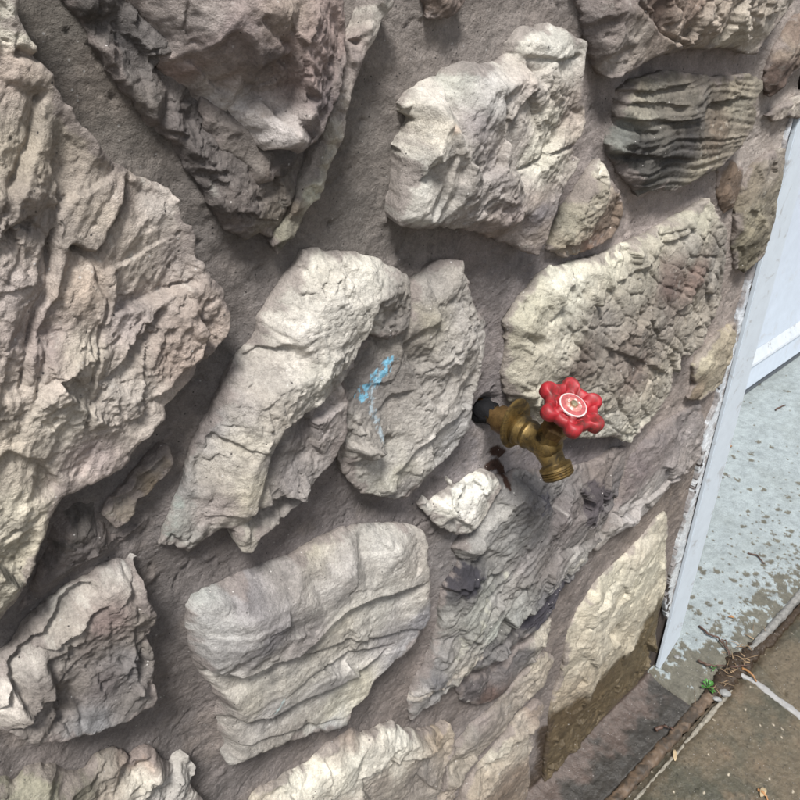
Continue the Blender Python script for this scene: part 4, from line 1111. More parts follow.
def build_mortar():
    xs = list(np.arange(-0.9, -0.05, 0.02))
    x = -0.05
    while x < X_END:
        xs.append(x)
        x += 0.0024 * max(0.45, depth_at(x, 0.85))
    xs.append(X_END)
    zs = list(np.arange(0, 1.36, 0.0017)) + list(np.arange(1.36, 2.3, 0.02))
    X, W = np.meshgrid(np.array(xs), -np.array(zs), indexing='ij')
    nx, ny = X.shape
    P = np.stack([X.ravel(), W.ravel()], 1)
    near = np.full(len(P), 99.0)
    drop = np.zeros(len(P), bool)
    for ring in STONE_MASKS:
        if ring is None:
            continue
        lo, hi = ring.min(0) - 0.03, ring.max(0) + 0.03
        m = np.where((P[:, 0] > lo[0]) & (P[:, 0] < hi[0]) & (P[:, 1] > lo[1]) & (P[:, 1] < hi[1]))[0]
        if not len(m):
            continue
        step = ring[::2]
        d = seg_dist(P[m], step, np.roll(step, -1, 0))[0] * 1000
        i = inside(P[m], ring)
        near[m] = np.minimum(near[m], np.where(i, 0, d))
        drop[m] |= i & (d > 14)
    x, y = P[:, 0], P[:, 1]
    h = 4.0 * fbm(x, y, 110, 3, 61) + 3.0 * fbm(x, y, 34, 4, 62, 0.6) + 1.2 * fbm(x, y, 9, 4, 63, 0.7)
    h += 0.9 * fbm(x * 0.35 + y * 0.2, y, 16, 3, 66, 0.6)              # trowel drag
    h -= 2.2 * sstep(0.72, 0.95, fbm(x, y, 40, 3, 64, 0.5, 1)) * sstep(0.1, 0.5, fbm(x, y, 90, 2, 65) + 0.3)
    d1, d2, idd = worley(x, y, 26, 5)
    h += 2.2 * (idd > 0.82) * np.exp(-(d1 / 0.16) ** 2) - 4.0 * (idd < 0.05) * np.exp(-(d1 / 0.10) ** 2)
    h -= 4.0
    h += 4.0 * np.exp(-near / (6 + 5 * (fbm(x, y, 60, 2, 67) + 0.5)))  # mortar pressed up against the stones
    C = np.tile(lin((128, 118, 114)) * ALB, (len(P), 1))
    pts = [(520, 290, (134, 124, 122)), (490, 440, (142, 134, 136)), (240, 330, (124, 115, 111)), (60, 40, (118, 110, 102)), (350, 200, (128, 119, 112)), (470, 30, (136, 126, 120)), (640, 220, (156, 142, 136)), (700, 60, (146, 132, 126)),
           (710, 280, (152, 138, 130)), (180, 650, (120, 111, 108)), (300, 530, (124, 114, 112)), (560, 460, (120, 110, 112)), (660, 510, (130, 116, 106)), (770, 130, (158, 146, 138)), (400, 720, (128, 116, 110)), (560, 640, (126, 114, 108)), (700, 380, (150, 136, 128)), (450, 550, (136, 128, 126))]
    C = colour_field(pts, P, 0, 0.03, 70, 2.5)
    val = fbm(x, y, 30, 5, 71, 0.6)
    C = np.array([1.52, 1.52, 1.49]) * C * (1 + 0.30 * val[:, None]) * (1 + 0.05 * fbm(x, y, 90, 3, 72)[:, None] * np.array([1, 0.3, -0.3]))
    sd_ = sstep(0.1, 0.4, fbm(x, y, 70, 4, 73, 0.6))[:, None] * 0.35                 # pale sandy patches, grey stains
    C = C * (1 - sd_) + sd_ * lin((158, 146, 136)) * ALB
    sd_ = sstep(0.12, 0.4, fbm(x, y, 90, 5, 74, 0.65))[:, None] * 0.4
    C = C * (1 - sd_) + sd_ * lin((98, 92, 90)) * ALB
    hair = sstep(0.955, 0.99, fbm(x, y, 130, 3, 75, 0.45, 1)) * sstep(0.0, 0.3, fbm(x, y, 160, 2, 76))
    h = h - 2.5 * hair
    wp = px_poly(WET, 0)
    di = seg_dist(P, wp, np.roll(wp, -1, 0))[0] * 1000
    wv = sstep(-6, 10, np.where(inside(P, wp), di, -di) + 26 * fbm(x, y, 60, 5, 41, 0.6))
    wv = np.maximum(wv, sstep(0.10, 0.02, -y + 0.05 * fbm(x, y, 80, 3, 43)))
    C = C * (1 - wv[:, None] * (1 - np.array([0.32, 0.27, 0.21])))
    rp = px_poly([(669, 592), (674, 604), (658, 688), (648, 691), (654, 645), (660, 606)], 0)
    di = seg_dist(P, rp, np.roll(rp, -1, 0))[0] * 1000
    rv = sstep(-2, 3, np.where(inside(P, rp), di, -di) + 5 * fbm(x, y, 22, 4, 48))
    h = h - 16 * rv
    C = C * (1 - rv[:, None]) + rv[:, None] * lin((48, 34, 28)) * ALB
    pc = on_wall(488, 412, 0)                                           # ragged hole the pipe comes through
    rp_ = np.hypot(x - pc[0], y - pc[1]) * 1000 + 3 * fbm(x, y, 14, 3, 47)
    h = h - 12 * np.exp(-(rp_ / 18) ** 4)
    for pts in ([(492, 450), (500, 447), (508, 449), (510, 455), (503, 460), (495, 458)],
                [(484, 469), (490, 463), (499, 460), (505, 462), (507, 470), (506, 479), (504, 487), (501, 487), (501, 477), (498, 472), (490, 473)]):
        rp = px_poly(pts, 2)                                            # brown sealant that ran down from the pipe
        di = seg_dist(P, rp, np.roll(rp, -1, 0))[0] * 1000
        rv = sstep(-0.4, 1.2, np.where(inside(P, rp), di, -di) + 2.5 * fbm(x, y, 9, 3, 49))
        h = h + 1.2 * rv
        C = C * (1 - rv[:, None]) + rv[:, None] * lin((62, 40, 30)) * ALB
    V = np.column_stack([x, -h / 1000, -y])
    gi, gj = np.meshgrid(np.arange(nx - 1), np.arange(ny - 1), indexing='ij')
    a = (gi * ny + gj).ravel()
    F = np.stack([a, a + ny, a + ny + 1, a + 1], 1)
    F = F[~drop[F].all(1)]
    used = np.unique(F)
    rm = np.full(len(P), -1)
    rm[used] = np.arange(len(used))
    return mesh_np('mortar', V[used], rm[F], M_MORTAR, None, np.column_stack([np.clip(C, 0.01, 0.8), wv])[used])


mortar = build_mortar()

for o in STONES + [mortar]:
    o.parent = wall
    o.matrix_parent_inverse = Matrix.Translation((-0.5, 0, 0))

# peeling paint strip beside the trim
strip = stone('paint_strip', [(794, 118), (779, 178), (762, 245), (737, 345), (719, 415), (697, 500), (678, 578), (668, 620), (665, 602), (673, 566), (683, 531), (689, 506), (697, 482),
                              (702, 456), (704, 432), (716, 406), (731, 346), (752, 272), (761, 237), (777, 176), (792, 114)], 5,
              cols=[(760, 240, (192, 198, 206)), (720, 400, (200, 206, 212)), (680, 560, (194, 199, 202)), (705, 440, (204, 208, 212))], auto=0, rw=3, rd=2, edge=2.5,
              hide=False, rim=(4, 0.9), back=-6, undercut=0, seed=91, rough=0.35, grime=0.2,
              stamps=[dict(p=[(705, 452), (700, 470), (695, 492)], w=2.0, c=(50, 40, 36), n=6, nw=12, h=4), dict(p=[(752, 282), (750, 290)], w=2.5, c=(52, 40, 36), n=4, nw=10, h=4),
                      dict(p=[(672, 560), (668, 590), (668, 612)], w=4.0, c=(60, 52, 48), n=8, nw=14, h=4), dict(p=[(735, 340), (730, 352)], w=2.0, c=(70, 58, 52), n=5, nw=12, h=4)])
strip['label'] = 'flaking white paint line along the wall edge'
for o in [strip]:
    o.parent = wall
    o.matrix_parent_inverse = Matrix.Translation((-0.5, 0, 0))


# ------------------------------------------------------------------ plain materials
def plain(name, rgb, rough=0.6, metal=0.0, var=0.15, scale=60, bmp=0.0, spec=0.5, coat=0.0, dirt=None):
    m, t, p = new_mat(name)
    co = N(t, 'ShaderNodeTexCoord').outputs['Object']
    n = noise(t, co, scale, 6, 0.65)
    lo, hi = 1 - var, 1 + var
    c = ramp(t, n, [(0.3, (*[max(0, q * lo) for q in rgb], 1)), (0.7, (*[min(1, q * hi) for q in rgb], 1))])
    if dirt:
        d = noise(t, co, dirt[1], 5, 0.7, 0.6)
        c = mixc(t, 'MIX', ramp(t, d, [(dirt[2], g4(0)), (dirt[2] + dirt[3], g4(1))]), c, (*dirt[0], 1))
    t.links.new(c, p.inputs['Base Color'])
    p.inputs['Roughness'].default_value = rough
    p.inputs['Metallic'].default_value = metal
    p.inputs['Specular IOR Level'].default_value = spec
    p.inputs['Coat Weight'].default_value = coat
    if bmp:
        t.links.new(bump(t, noise(t, co, scale * 6, 4, 0.6), bmp, 0.001), p.inputs['Normal'])
    return m


M_WHITE = plain('chalky_white_paint', (0.50, 0.555, 0.63), 0.55, var=0.06, scale=30, bmp=0.25, dirt=((0.42, 0.43, 0.44), 14, 0.56, 0.2))
M_TRIM = plain('white_trim_paint', (0.50, 0.555, 0.61), 0.45, var=0.05, scale=40, bmp=0.15, dirt=((0.34, 0.35, 0.36), 26, 0.57, 0.12))
M_DARK = plain('gap_shade_rotten_wood', (0.035, 0.024, 0.018), 0.9, var=0.4, scale=80, bmp=0.5)  # rotten wood tone, also used as painted shade in the gap beside the trim
M_GAP_SHADE = plain('door_gap_shade', (0.10, 0.11, 0.125), 0.7, var=0.2, scale=40)  # dark grey standing in for the shade under the door
M_BRASS = plain('aged_brass', (0.17, 0.115, 0.042), 0.5, 0.8, var=0.4, scale=110, bmp=0.25, dirt=((0.055, 0.04, 0.022), 55, 0.46, 0.16))
M_BRASS2 = plain('brown_brass', (0.15, 0.092, 0.036), 0.45, 0.7, var=0.4, scale=140, bmp=0.3, dirt=((0.07, 0.035, 0.015), 80, 0.48, 0.2))
M_BLACK = plain('black_tar', (0.006, 0.006, 0.007), 0.8, var=0.3, scale=120, bmp=0.8, spec=0.2)
M_RED = plain('red_enamel', (0.27, 0.010, 0.016), 0.55, var=0.2, scale=90, bmp=0.18, dirt=((0.085, 0.02, 0.016), 75, 0.46, 0.2))
M_PLATE = plain('plate_metal', (0.62, 0.52, 0.50), 0.4, 0.3, var=0.2, scale=200)
M_STEEL = plain('screw_brass', (0.55, 0.47, 0.30), 0.35, 0.9, var=0.3, scale=200)
M_WOOD = plain('wet_brown_wood', (0.085, 0.058, 0.038), 0.55, var=0.35, scale=50, bmp=0.5, dirt=((0.035, 0.026, 0.018), 34, 0.46, 0.14))
M_TWIG = plain('twig_bark', (0.065, 0.035, 0.024), 0.6, var=0.4, scale=120, bmp=0.3)
M_STRAW = plain('dry_straw', (0.30, 0.23, 0.14), 0.7, var=0.3, scale=120)
M_LEAF = plain('dead_leaf', (0.26, 0.13, 0.05), 0.6, var=0.4, scale=150)
M_GREEN = plain('weed_leaf', (0.04, 0.15, 0.022), 0.5, var=0.35, scale=200)
M_PEBBLE = plain('pale_pebble', (0.18, 0.18, 0.175), 0.6, var=0.25, scale=160, bmp=0.4)
M_SEAL = plain('grey_sealant', (0.24, 0.235, 0.23), 0.6, var=0.15, scale=90, bmp=0.4, dirt=((0.12, 0.105, 0.09), 45, 0.5, 0.2))
M_GROUND = stone_material('wet_concrete', 0.45, 0.05, 0.55, pale=0.3)


def box_bm(bm, x0, x1, y0, y1, z0, z1, bev=0.0):
    g = bmesh.ops.create_cube(bm, size=1.0)
    for v in g['verts']:
        v.co = Vector(((x0 + x1) / 2 + v.co.x * (x1 - x0), (y0 + y1) / 2 + v.co.y * (y1 - y0), (z0 + z1) / 2 + v.co.z * (z1 - z0)))
    if bev:
        es = list({e for v in g['verts'] for e in v.link_edges})
        bmesh.ops.bevel(bm, geom=es, offset=bev, segments=2, affect='EDGES', profile=0.6)


def box(name, dims, mat, parent=None, bev=0.0, loc=None):
    bm = bmesh.new()
    box_bm(bm, *dims, bev=bev)
    return obj_bm(name, bm, mat, parent, loc=loc)


# ------------------------------------------------------------------ ground sheets
def sheet(name, xs, ys, hfun, cfun, mat, thick=0.05, parent=None):
    X, Y = np.meshgrid(np.array(xs), np.array(ys), indexing='ij')
    nx, ny = X.shape
    x, y = X.ravel(), Y.ravel()
    z = hfun(x, y)
    C = cfun(x, y, z)
    V = np.column_stack([x, y, z])
    gi, gj = np.meshgrid(np.arange(nx - 1), np.arange(ny - 1), indexing='ij')
    a = (gi * ny + gj).ravel()
    F = np.stack([a, a + ny, a + ny + 1, a + 1], 1)
    # side walls
    ring = np.concatenate([np.arange(nx) * ny, (nx - 1) * ny + np.arange(1, ny), np.arange(nx - 2, -1, -1) * ny + ny - 1, np.arange(ny - 2, 0, -1)])
    low = V[ring].copy()
    low[:, 2] -= thick
    n0 = len(V)
    k = len(ring)
    i = np.arange(k)
    F2 = np.stack([ring, n0 + i, n0 + (i + 1) % k, ring[(i + 1) % k]], 1)
    return mesh_np(name, np.concatenate([V, low]), np.concatenate([F, F2]), mat, parent, np.concatenate([C, C[ring]]))


def graded(a, b, lo, hi, fine, coarse):
    v, x = [], a
    while x < b:
        v.append(x)
        x += fine if lo <= x < hi else (min(coarse, lo - x + 1e-6) if x < lo else coarse)
    v.append(b)
    return v


def gpts(pts):
    return np.array([on_ground(u, v)[:2] for u, v in pts])


bm = bmesh.new()
bmesh.ops.create_grid(bm, x_segments=1, y_segments=1, size=120)
gr = obj_bm('ground', bm, plain('far_ground', (0.10, 0.085, 0.07), 0.8, var=0.3, scale=3), loc=(0, 0, -0.06))
tag(gr, kind='structure')

JY = -0.106          # line of the joint between the wall footing and the walkway
crack_w = gpts([(748, 652), (757, 661), (768, 672), (777, 684), (786, 694)])


def h_walk(x, y):
    h = 0.0022 * fbm(x, y, 120, 3, 5) + 0.0010 * fbm(x, y, 22, 4, 6, 0.6) + 0.0009 * fbm(x, y, 8, 3, 7, 0.6)
    d1, d2, idd = worley(x, y, 11, 3)
    h += 0.0012 * (idd > 0.6) * np.exp(-(d1 / 0.3) ** 2)
    P = np.stack([x + 0.003 * fbm(x, y, 18, 3, 2), y + 0.003 * fbm(x, y, 18, 3, 4)], 1)
    d = seg_dist(P, crack_w[:-1], crack_w[1:])[0]
    h -= 0.006 * np.exp(-(d / 0.0022) ** 2)
    h -= 0.006 * sstep(JY - 0.035, JY - 0.012, y + 0.01 * fbm(x, y, 40, 3, 9))
    return h


def c_walk(x, y, z):
    n = fbm(x, y, 160, 4, 15, 0.6)
    a = lin((98, 88, 72)) * ALB
    b = lin((74, 72, 60)) * ALB
    c = lin((114, 98, 80)) * ALB
    k = sstep(-0.15, 0.35, n)[:, None]
    C = a * (1 - k) + b * k
    k2 = sstep(0.1, 0.5, fbm(x, y, 60, 4, 16, 0.6))[:, None] * 0.6
    C = C * (1 - k2) + c * k2
    C = C * (1 + 0.35 * fbm(x, y, 7, 3, 17, 0.7)[:, None])
    d1, d2, idd = worley(x, y, 13, 8)
    k3 = ((idd > 0.955) * sstep(0.16, 0.10, d1))[:, None]
    C = C * (1 - k3) + k3 * lin((200, 188, 168)) * ALB
    d1, d2, idd = worley(x, y, 9, 13)
    k4 = ((idd > 0.80) * sstep(0.22, 0.12, d1))[:, None]
    C = C * (1 - 0.6 * k4)
    # dark soil along the joint
    k5 = (sstep(-0.045, -0.004, (y - JY) + 0.03 * fbm(x, y, 70, 4, 19)) * 0.55)[:, None]
    C = C * (1 - k5) + k5 * lin((52, 44, 34)) * ALB
    return np.column_stack([np.clip(C, 0.01, 0.8), 0.45 + 0.25 * sstep(-0.1, 0.4, n)])


walk = sheet('walkway', graded(-2.5, 4.5, 0.78, 1.75, 0.0028, 0.04), graded(-3.0, JY - 0.010, -0.52, 0, 0.0028, 0.04), h_walk, c_walk, M_GROUND)
tag(walk, kind='structure')

EX = 1.092          # where the footing meets the painted doorstep


def h_foot(x, y):
    h = 0.004 + 0.004 * fbm(x, y, 60, 3, 25) + 0.002 * fbm(x, y, 16, 4, 26, 0.6) + 0.0010 * fbm(x, y, 6, 3, 27, 0.6)
    h += 0.010 * np.exp(-np.abs(y) / 0.014)
    return h


def c_foot(x, y, z):
    n = fbm(x, y, 70, 4, 28, 0.6)
    k = sstep(-0.2, 0.25, n + (-(y + 0.035)) * 10)[:, None]
    C = lin((90, 79, 73)) * ALB * (1 - k) + lin((58, 55, 51)) * ALB * k
    C = C * (1 + 0.35 * fbm(x, y, 9, 4, 29, 0.7)[:, None])
    d1, d2, idd = worley(x, y, 12, 9)
    k3 = ((idd > 0.985) * sstep(0.20, 0.12, d1))[:, None]
    C = C * (1 - k3) + k3 * lin((190, 182, 172)) * ALB
    return np.column_stack([np.clip(C, 0.01, 0.8), np.full(len(x), 0.5)])


foot = sheet('footing_strip', graded(-2.5, EX - 0.003, 0.6, 2, 0.0026, 0.03), list(np.arange(JY + 0.012, 0.0135, 0.0026)), h_foot, c_foot, M_GROUND)
tag(foot, kind='structure')

_ca, _cb = gpts([(650, 692)])[0], gpts([(770, 615)])[0]


def paint_mask(x, y):
    """1 where the white paint still holds"""
    t = sstep(-0.10, 0.10, y + 0.04 * fbm(x, y, 120, 3, 31))       # 0 at the worn front edge
    n = fbm(x, y, 26, 5, 32, 0.62)
    n2 = fbm(x * 1.0, y, 9, 3, 33, 0.6)
    xk = sstep(1.10, 1.34, x)
    worn = -0.52 + 0.80 * t + 0.30 * xk * t + 0.34 * xk
    big = sstep(-0.03, 0.03, n * 0.9 + n2 * 0.25 + worn)
    d1, d2, idd = worley(x + 0.006 * n, y + 0.006 * n2, 34, 21)
    sp = (idd > 0.42 + 0.5 * sstep(-0.02, 0.2, y)) * sstep(0.26, 0.18, d1 + 0.25 * n2)
    d1, d2, idd = worley(x + 0.004 * n, y, 15, 22)
    sp2 = (idd > 0.72 + 0.25 * sstep(0.0, 0.2, y)) * sstep(0.24, 0.16, d1 + 0.25 * n2)
    return big * (1 - np.maximum(sp, sp2) * sstep(-0.02, 0.02, y + 0.05 + 0.03 * n))


def h_sill(x, y):
    h = 0.006 + 0.003 * fbm(x, y, 150, 3, 35) + 0.0008 * fbm(x, y, 20, 4, 36, 0.6)
    h += 0.0011 * paint_mask(x, y)
    h -= 0.010 * sstep(JY + 0.035, JY + 0.014, y + 0.008 * fbm(x, y, 30, 3, 37)) * sstep(1.5, 1.2, x)
    return h


def c_sill(x, y, z):
    m = paint_mask(x, y)[:, None]
    bare = lin((98, 95, 84)) * ALB * (1 + 0.3 * fbm(x, y, 10, 4, 38, 0.65)[:, None])
    pt = lin((148, 156, 157)) * ALB * (1 + 0.10 * fbm(x * 0.35, y, 60, 4, 39, 0.6)[:, None])
    gy = sstep(-0.1, 0.5, fbm(x, y, 140, 4, 40, 0.6))[:, None] * 0.35
    pt = pt * (1 - gy) + gy * lin((124, 130, 126)) * ALB
    C = bare * (1 - m) + pt * m
    return np.column_stack([np.clip(C, 0.01, 0.8), 0.35 + 0 * x])


sill = sheet('doorstep', graded(EX, 3.6, EX, 2.05, 0.0024, 0.006), list(np.arange(JY + 0.012, 0.455, 0.0026)), h_sill, c_sill, M_GROUND)
tag(sill, kind='structure')


def ribbon(name, path, w, hgt, mat, seed, parent=None, seg=0.004, rough=0.35, colr=None, z0=0.0, flat=0.45):
    """rough half-round bead lying on the ground along a path of (x, y, width factor)"""
    pts = np.array(path, float)
    L = np.hypot(*np.diff(pts[:, :2], axis=0).T)
    cum = np.concatenate([[0], np.cumsum(L)])
    n = max(4, int(cum[-1] / seg))
    s = np.linspace(0, cum[-1], n)
    cx, cy, cw = (np.interp(s, cum, pts[:, k]) for k in range(3))
    tx, ty = np.gradient(cx), np.gradient(cy)
    l = np.hypot(tx, ty)
    tx, ty = tx / l, ty / l
    k = 11
    V, C = [], []
    for j in range(k):
        a = math.pi * j / (k - 1)
        ww = w / 2 * cw * (1 + rough * fbm(s, np.full(n, j * 0.004 + seed), 14, 4, seed, 0.6))
        off = -math.cos(a) * ww
        z = z0 - 0.004 + (hgt * cw + 0.004) * math.sin(a) ** flat * (1 + rough * 0.8 * fbm(s, off, 9, 4, seed + 2, 0.6))
        V.append(np.column_stack([cx - ty * off, cy + tx * off, z]))
    V = np.stack(V, 1).reshape(-1, 3)
    F = []
    a = (np.arange(n - 1)[:, None] * k + np.arange(k - 1)[None]).ravel()
    F = np.stack([a, a + k, a + k + 1, a + 1], 1)
    C = None
    if colr is not None:
        x, y = V[:, 0], V[:, 1]
        C = np.tile(lin(colr) * ALB, (len(V), 1)) * (1 + 0.4 * fbm(x, y, 12, 4, seed + 7, 0.65)[:, None])
        C = np.column_stack([np.clip(C, 0.01, 0.8), np.full(len(V), 0.4)])
    return mesh_np(name, V, F, mat, parent, C)


joint = ribbon('joint_strip', [(-2.0, JY, 1), (0.8, JY, 1), (0.98, JY + 0.001, 1.05), (1.0, JY, 0.9), (1.06, JY + 0.001, 1.05), (1.142, JY + 0.002, 1.0)], 0.022, 0.006, M_WOOD, 3.3, rough=0.7)
tag(joint, 'wet brown wooden joint strip running along the foot of the wall', 'wood strip')
crumb = ribbon('mortar_edge', [(0.75, JY - 0.024, 0.6), (0.95, JY - 0.023, 0.8), (1.02, JY - 0.022, 0.7), (1.1, JY - 0.021, 1.2), (1.17, JY - 0.02, 0.9), (1.19, JY - 0.02, 0.4)], 0.009, 0.004, M_GROUND, 5.1, rough=0.9, colr=(138, 132, 120), z0=-0.004)
tag(crumb, 'thin crumbling line of pale mortar beside the wooden joint strip', 'mortar line')
lip = ribbon('doorstep_edge', [(1.30, JY + 0.004, 0.7), (1.36, JY + 0.004, 1.0), (1.6, JY + 0.006, 1.1), (2.0, JY + 0.006, 1.0), (3.5, JY + 0.006, 1)], 0.017, 0.010, M_GROUND, 8.4, rough=0.55, colr=(128, 126, 122))
tag(lip, 'rough whitish concrete lip at the front edge of the doorstep', 'step edge')
bead = ribbon('sealant_smear', [(*on_ground(u, v)[:2], k) for u, v, k in ((733, 671, 0.5), (744, 676, 0.7), (756, 682, 0.75), (766, 690, 1.1), (777, 699, 0.9), (788, 707, 1.15), (800, 716, 1.1), (815, 730, 0.8))], 0.015, 0.003, M_SEAL, 2.7, rough=0.4)
tag(bead, 'wavy smear of grey sealant across the brown walkway', 'sealant')
grime = ribbon('joint_soil', [(1.135, JY + 0.002, 0.8), (1.18, JY, 1.2), (1.25, JY + 0.002, 1.5), (1.32, JY - 0.002, 1.1), (1.40, JY - 0.012, 0.5), (3.0, JY - 0.014, 0.5)], 0.03, 0.005, M_GROUND, 6.2, rough=0.9, colr=(58, 46, 34))
tag(grime, kind='stuff', label='dark soil packed into the joint before the doorstep', cat='soil')


# ------------------------------------------------------------------ wall core, trim and door
core = box('wall_core', (-0.9, 1.118, 0.034, 0.40, 0.0, 2.3), M_DARK)  # coloured dark so the gap beside the trim looks shaded
core.parent = wall
core.matrix_parent_inverse = Matrix.Translation((-0.5, 0, 0))


def on_y(u, v, y):
    d = ray(u, v)
    t = (y - CAM_Y) / d[1]
    return d[0] * t, CAM_Z + d[2] * t


TX0 = np.mean([on_y(u, v, -0.004)[0] for u, v in ((727, 400), (706, 480), (685, 560), (758, 280))]) + 0.003
TX1 = np.mean([on_y(u, v, -0.004)[0] for u, v in ((743, 400), (722, 480), (700, 560))])
zc = on_y(676, 640, -0.004)[1]
print('TRIM', TX0, TX1, zc)
trim = empty('door_trim', (TX0, 0, 0))
tag(trim, 'narrow white painted trim board on the corner between wall and doorway', 'trim', kind='thing')
bm = bmesh.new()
prof = [(0, 0.012), (0.004, 0.004), (0.010, 0.006), (TX1 - TX0, zc), (TX1 - TX0, 2.3), (0, 2.3)]
vs = [bm.verts.new((a, -0.004, b)) for a, b in prof]
vb = [bm.verts.new((a, 0.004, b)) for a, b in prof]
bm.faces.new(vs)
bm.faces.new(vb[::-1])
for i in range(len(prof)):
    j = (i + 1) % len(prof)
    bm.faces.new((vs[j], vs[i], vb[i], vb[j]))
bmesh.ops.bevel(bm, geom=[e for e in bm.edges if abs(e.verts[0].co.y - e.verts[1].co.y) < 1e-5], offset=0.0012, segments=2, affect='EDGES')
obj_bm('board', bm, M_TRIM, trim)
box('backing', (-0.022, TX1 - TX0 - 0.014, 0.0095, 0.033, 0.006, 2.3), M_DARK, trim)  # dark strip: shade of the trim gap put into its colour, rotten wood low down
box('return_board', (TX1 - TX0 - 0.012, TX1 - TX0 - 0.002, 0.0045, 0.42, 0.012, 2.3), M_TRIM, trim, 0.001)

DY = 0.395
x_a, z_a = on_y(760, 380, DY)
zb0 = on_y(760, 380, DY)[1]
zb1 = on_y(760, 352, DY)[1]
zb2 = on_y(760, 361, DY)[1]
print('DOOR', x_a, zb0, zb1, zb2)
door = empty('door', (2.2, DY, 0))
tag(door, 'pale blue white painted door set back behind the doorstep', 'door', kind='thing')
box('panel', (-0.62, 1.0, 0.016, 0.045, zb0 + 0.01, 2.05), M_WHITE, door, 0.002)
box('bottom_rail', (-0.62, 1.0, 0.0, 0.0155, zb0, zb2), M_WHITE, door, 0.003)
bm = bmesh.new()
pr = [(0.0155, zb2 + 0.001), (-0.004, zb2 + 0.001), (-0.002, zb2 + 0.008), (0.0155, zb1)]
va = [bm.verts.new((-0.62, a, b)) for a, b in pr]
vc = [bm.verts.new((1.0, a, b)) for a, b in pr]
bm.faces.new(va)
bm.faces.new(vc[::-1])
for i in range(4):
    j = (i + 1) % 4
    bm.faces.new((va[j], va[i], vc[i], vc[j]))
obj_bm('rail_moulding', bm, plain('worn_white_paint', (0.40, 0.43, 0.46), 0.6, var=0.1, scale=20, bmp=0.4, dirt=((0.27, 0.28, 0.29), 45, 0.56, 0.08)), door)
box('under_door_shade', (-0.62, 1.0, 0.012, 0.030, 0.012, zb0 + 0.004), M_GAP_SHADE, door, 0.001)  # added dark strip, paints the shadow gap below the bottom rail
bw = box('doorway_wall', (1.2, 3.6, DY + 0.05, DY + 0.15, 0.0, 2.3), M_WHITE)
tag(bw, 'white painted wall around the door', 'wall')


# ------------------------------------------------------------------ the tap
def lathe(name, prof, mat, parent, o, ax, n=40, ref=None, smooth=True, sx=1.0, hexa=None):
    """revolve (distance along axis, radius) millimetre pairs about an axis"""
    ax = Vector(ax).normalized()
    ref = Vector(ref or (1, 0, 0))
    e1 = (ref - ax * ref.dot(ax)).normalized()
    e2 = ax.cross(e1)
    bm = bmesh.new()
    rings = []
    for a, r in prof:
        ring = []
        for k in range(n):
            t = 2 * math.pi * k / n
            rr = r
            if hexa:
                q = (t % (math.pi / 3)) - math.pi / 6
                rr = r * min(1.0, 0.885 / math.cos(q))
            ring.append(bm.verts.new(Vector(o) + (ax * a + e1 * (math.cos(t) * rr * sx) + e2 * (math.sin(t) * rr)) / 1000))
        rings.append(ring)
    for r0, r1 in zip(rings[:-1], rings[1:]):
        for k in range(n):
            bm.faces.new((r0[k], r0[(k + 1) % n], r1[(k + 1) % n], r1[k]))
    bm.faces.new(rings[0][::-1])
    bm.faces.new(rings[-1])
    ob = obj_bm(name, bm, mat, parent, smooth=smooth)
    if smooth:
        mod = ob.modifiers.new('edges', 'EDGE_SPLIT')
        mod.split_angle = math.radians(38)
    return ob


tb = on_wall(488, 412, 0)
tap = empty('garden_tap', (tb[0], 0, -tb[1]))
tag(tap, 'brass garden tap with red wheel handle sticking out of the stone wall', 'tap')
OUT, UP = Vector((0, -1, 0)), Vector((0, 0, 1))
O = Vector((0, 0, 0))
pipe = lathe('pipe', [(-30, 10.5), (24, 10.5)], M_BRASS2, tap, O, OUT)
# ragged black sealant collar where the pipe leaves the wall
bm = bmesh.new()
rr = random.Random(5)
rings = []
for a, r in [(-12, 11), (-8, 14), (-4, 13.4), (0, 12.6), (5, 12), (9, 10)]:
    rings.append([bm.verts.new((OUT * (a + rr.uniform(-2.5, 2.5)) + Vector((math.cos(t), 0, math.sin(t))) * (r + rr.uniform(-2.0, 2.4))) / 1000)
                  for t in (2 * math.pi * k / 22 for k in range(22))])
for r0, r1 in zip(rings[:-1], rings[1:]):
    for k in range(22):
        bm.faces.new((r0[k], r0[(k + 1) % 22], r1[(k + 1) % 22], r1[k]))
obj_bm('sealant_collar', bm, M_BLACK, tap, smooth=True)
lathe('inlet', [(15, 11), (16, 14.5), (34, 15), (35, 13)], M_BRASS2, tap, O, OUT)
# flange: oval plate with an upper ear
fl = lathe('flange', [(35, 15), (35.3, 26.5), (36, 28), (38, 28), (39, 26.5), (40, 15)], M_BRASS, tap, O + Vector((0, 0, 0.004)), OUT, n=56, sx=0.78)
body = lathe('body', [(40, 14.5), (42, 16.5), (46, 17), (48, 14.5), (52, 13.8), (54, 15.2), (57, 15.4), (59, 14), (68, 14.4), (78, 15), (86, 14), (91, 10), (93, 4)], M_BRASS, tap, O, OUT)
JO = Vector((0, -0.076, 0.0))
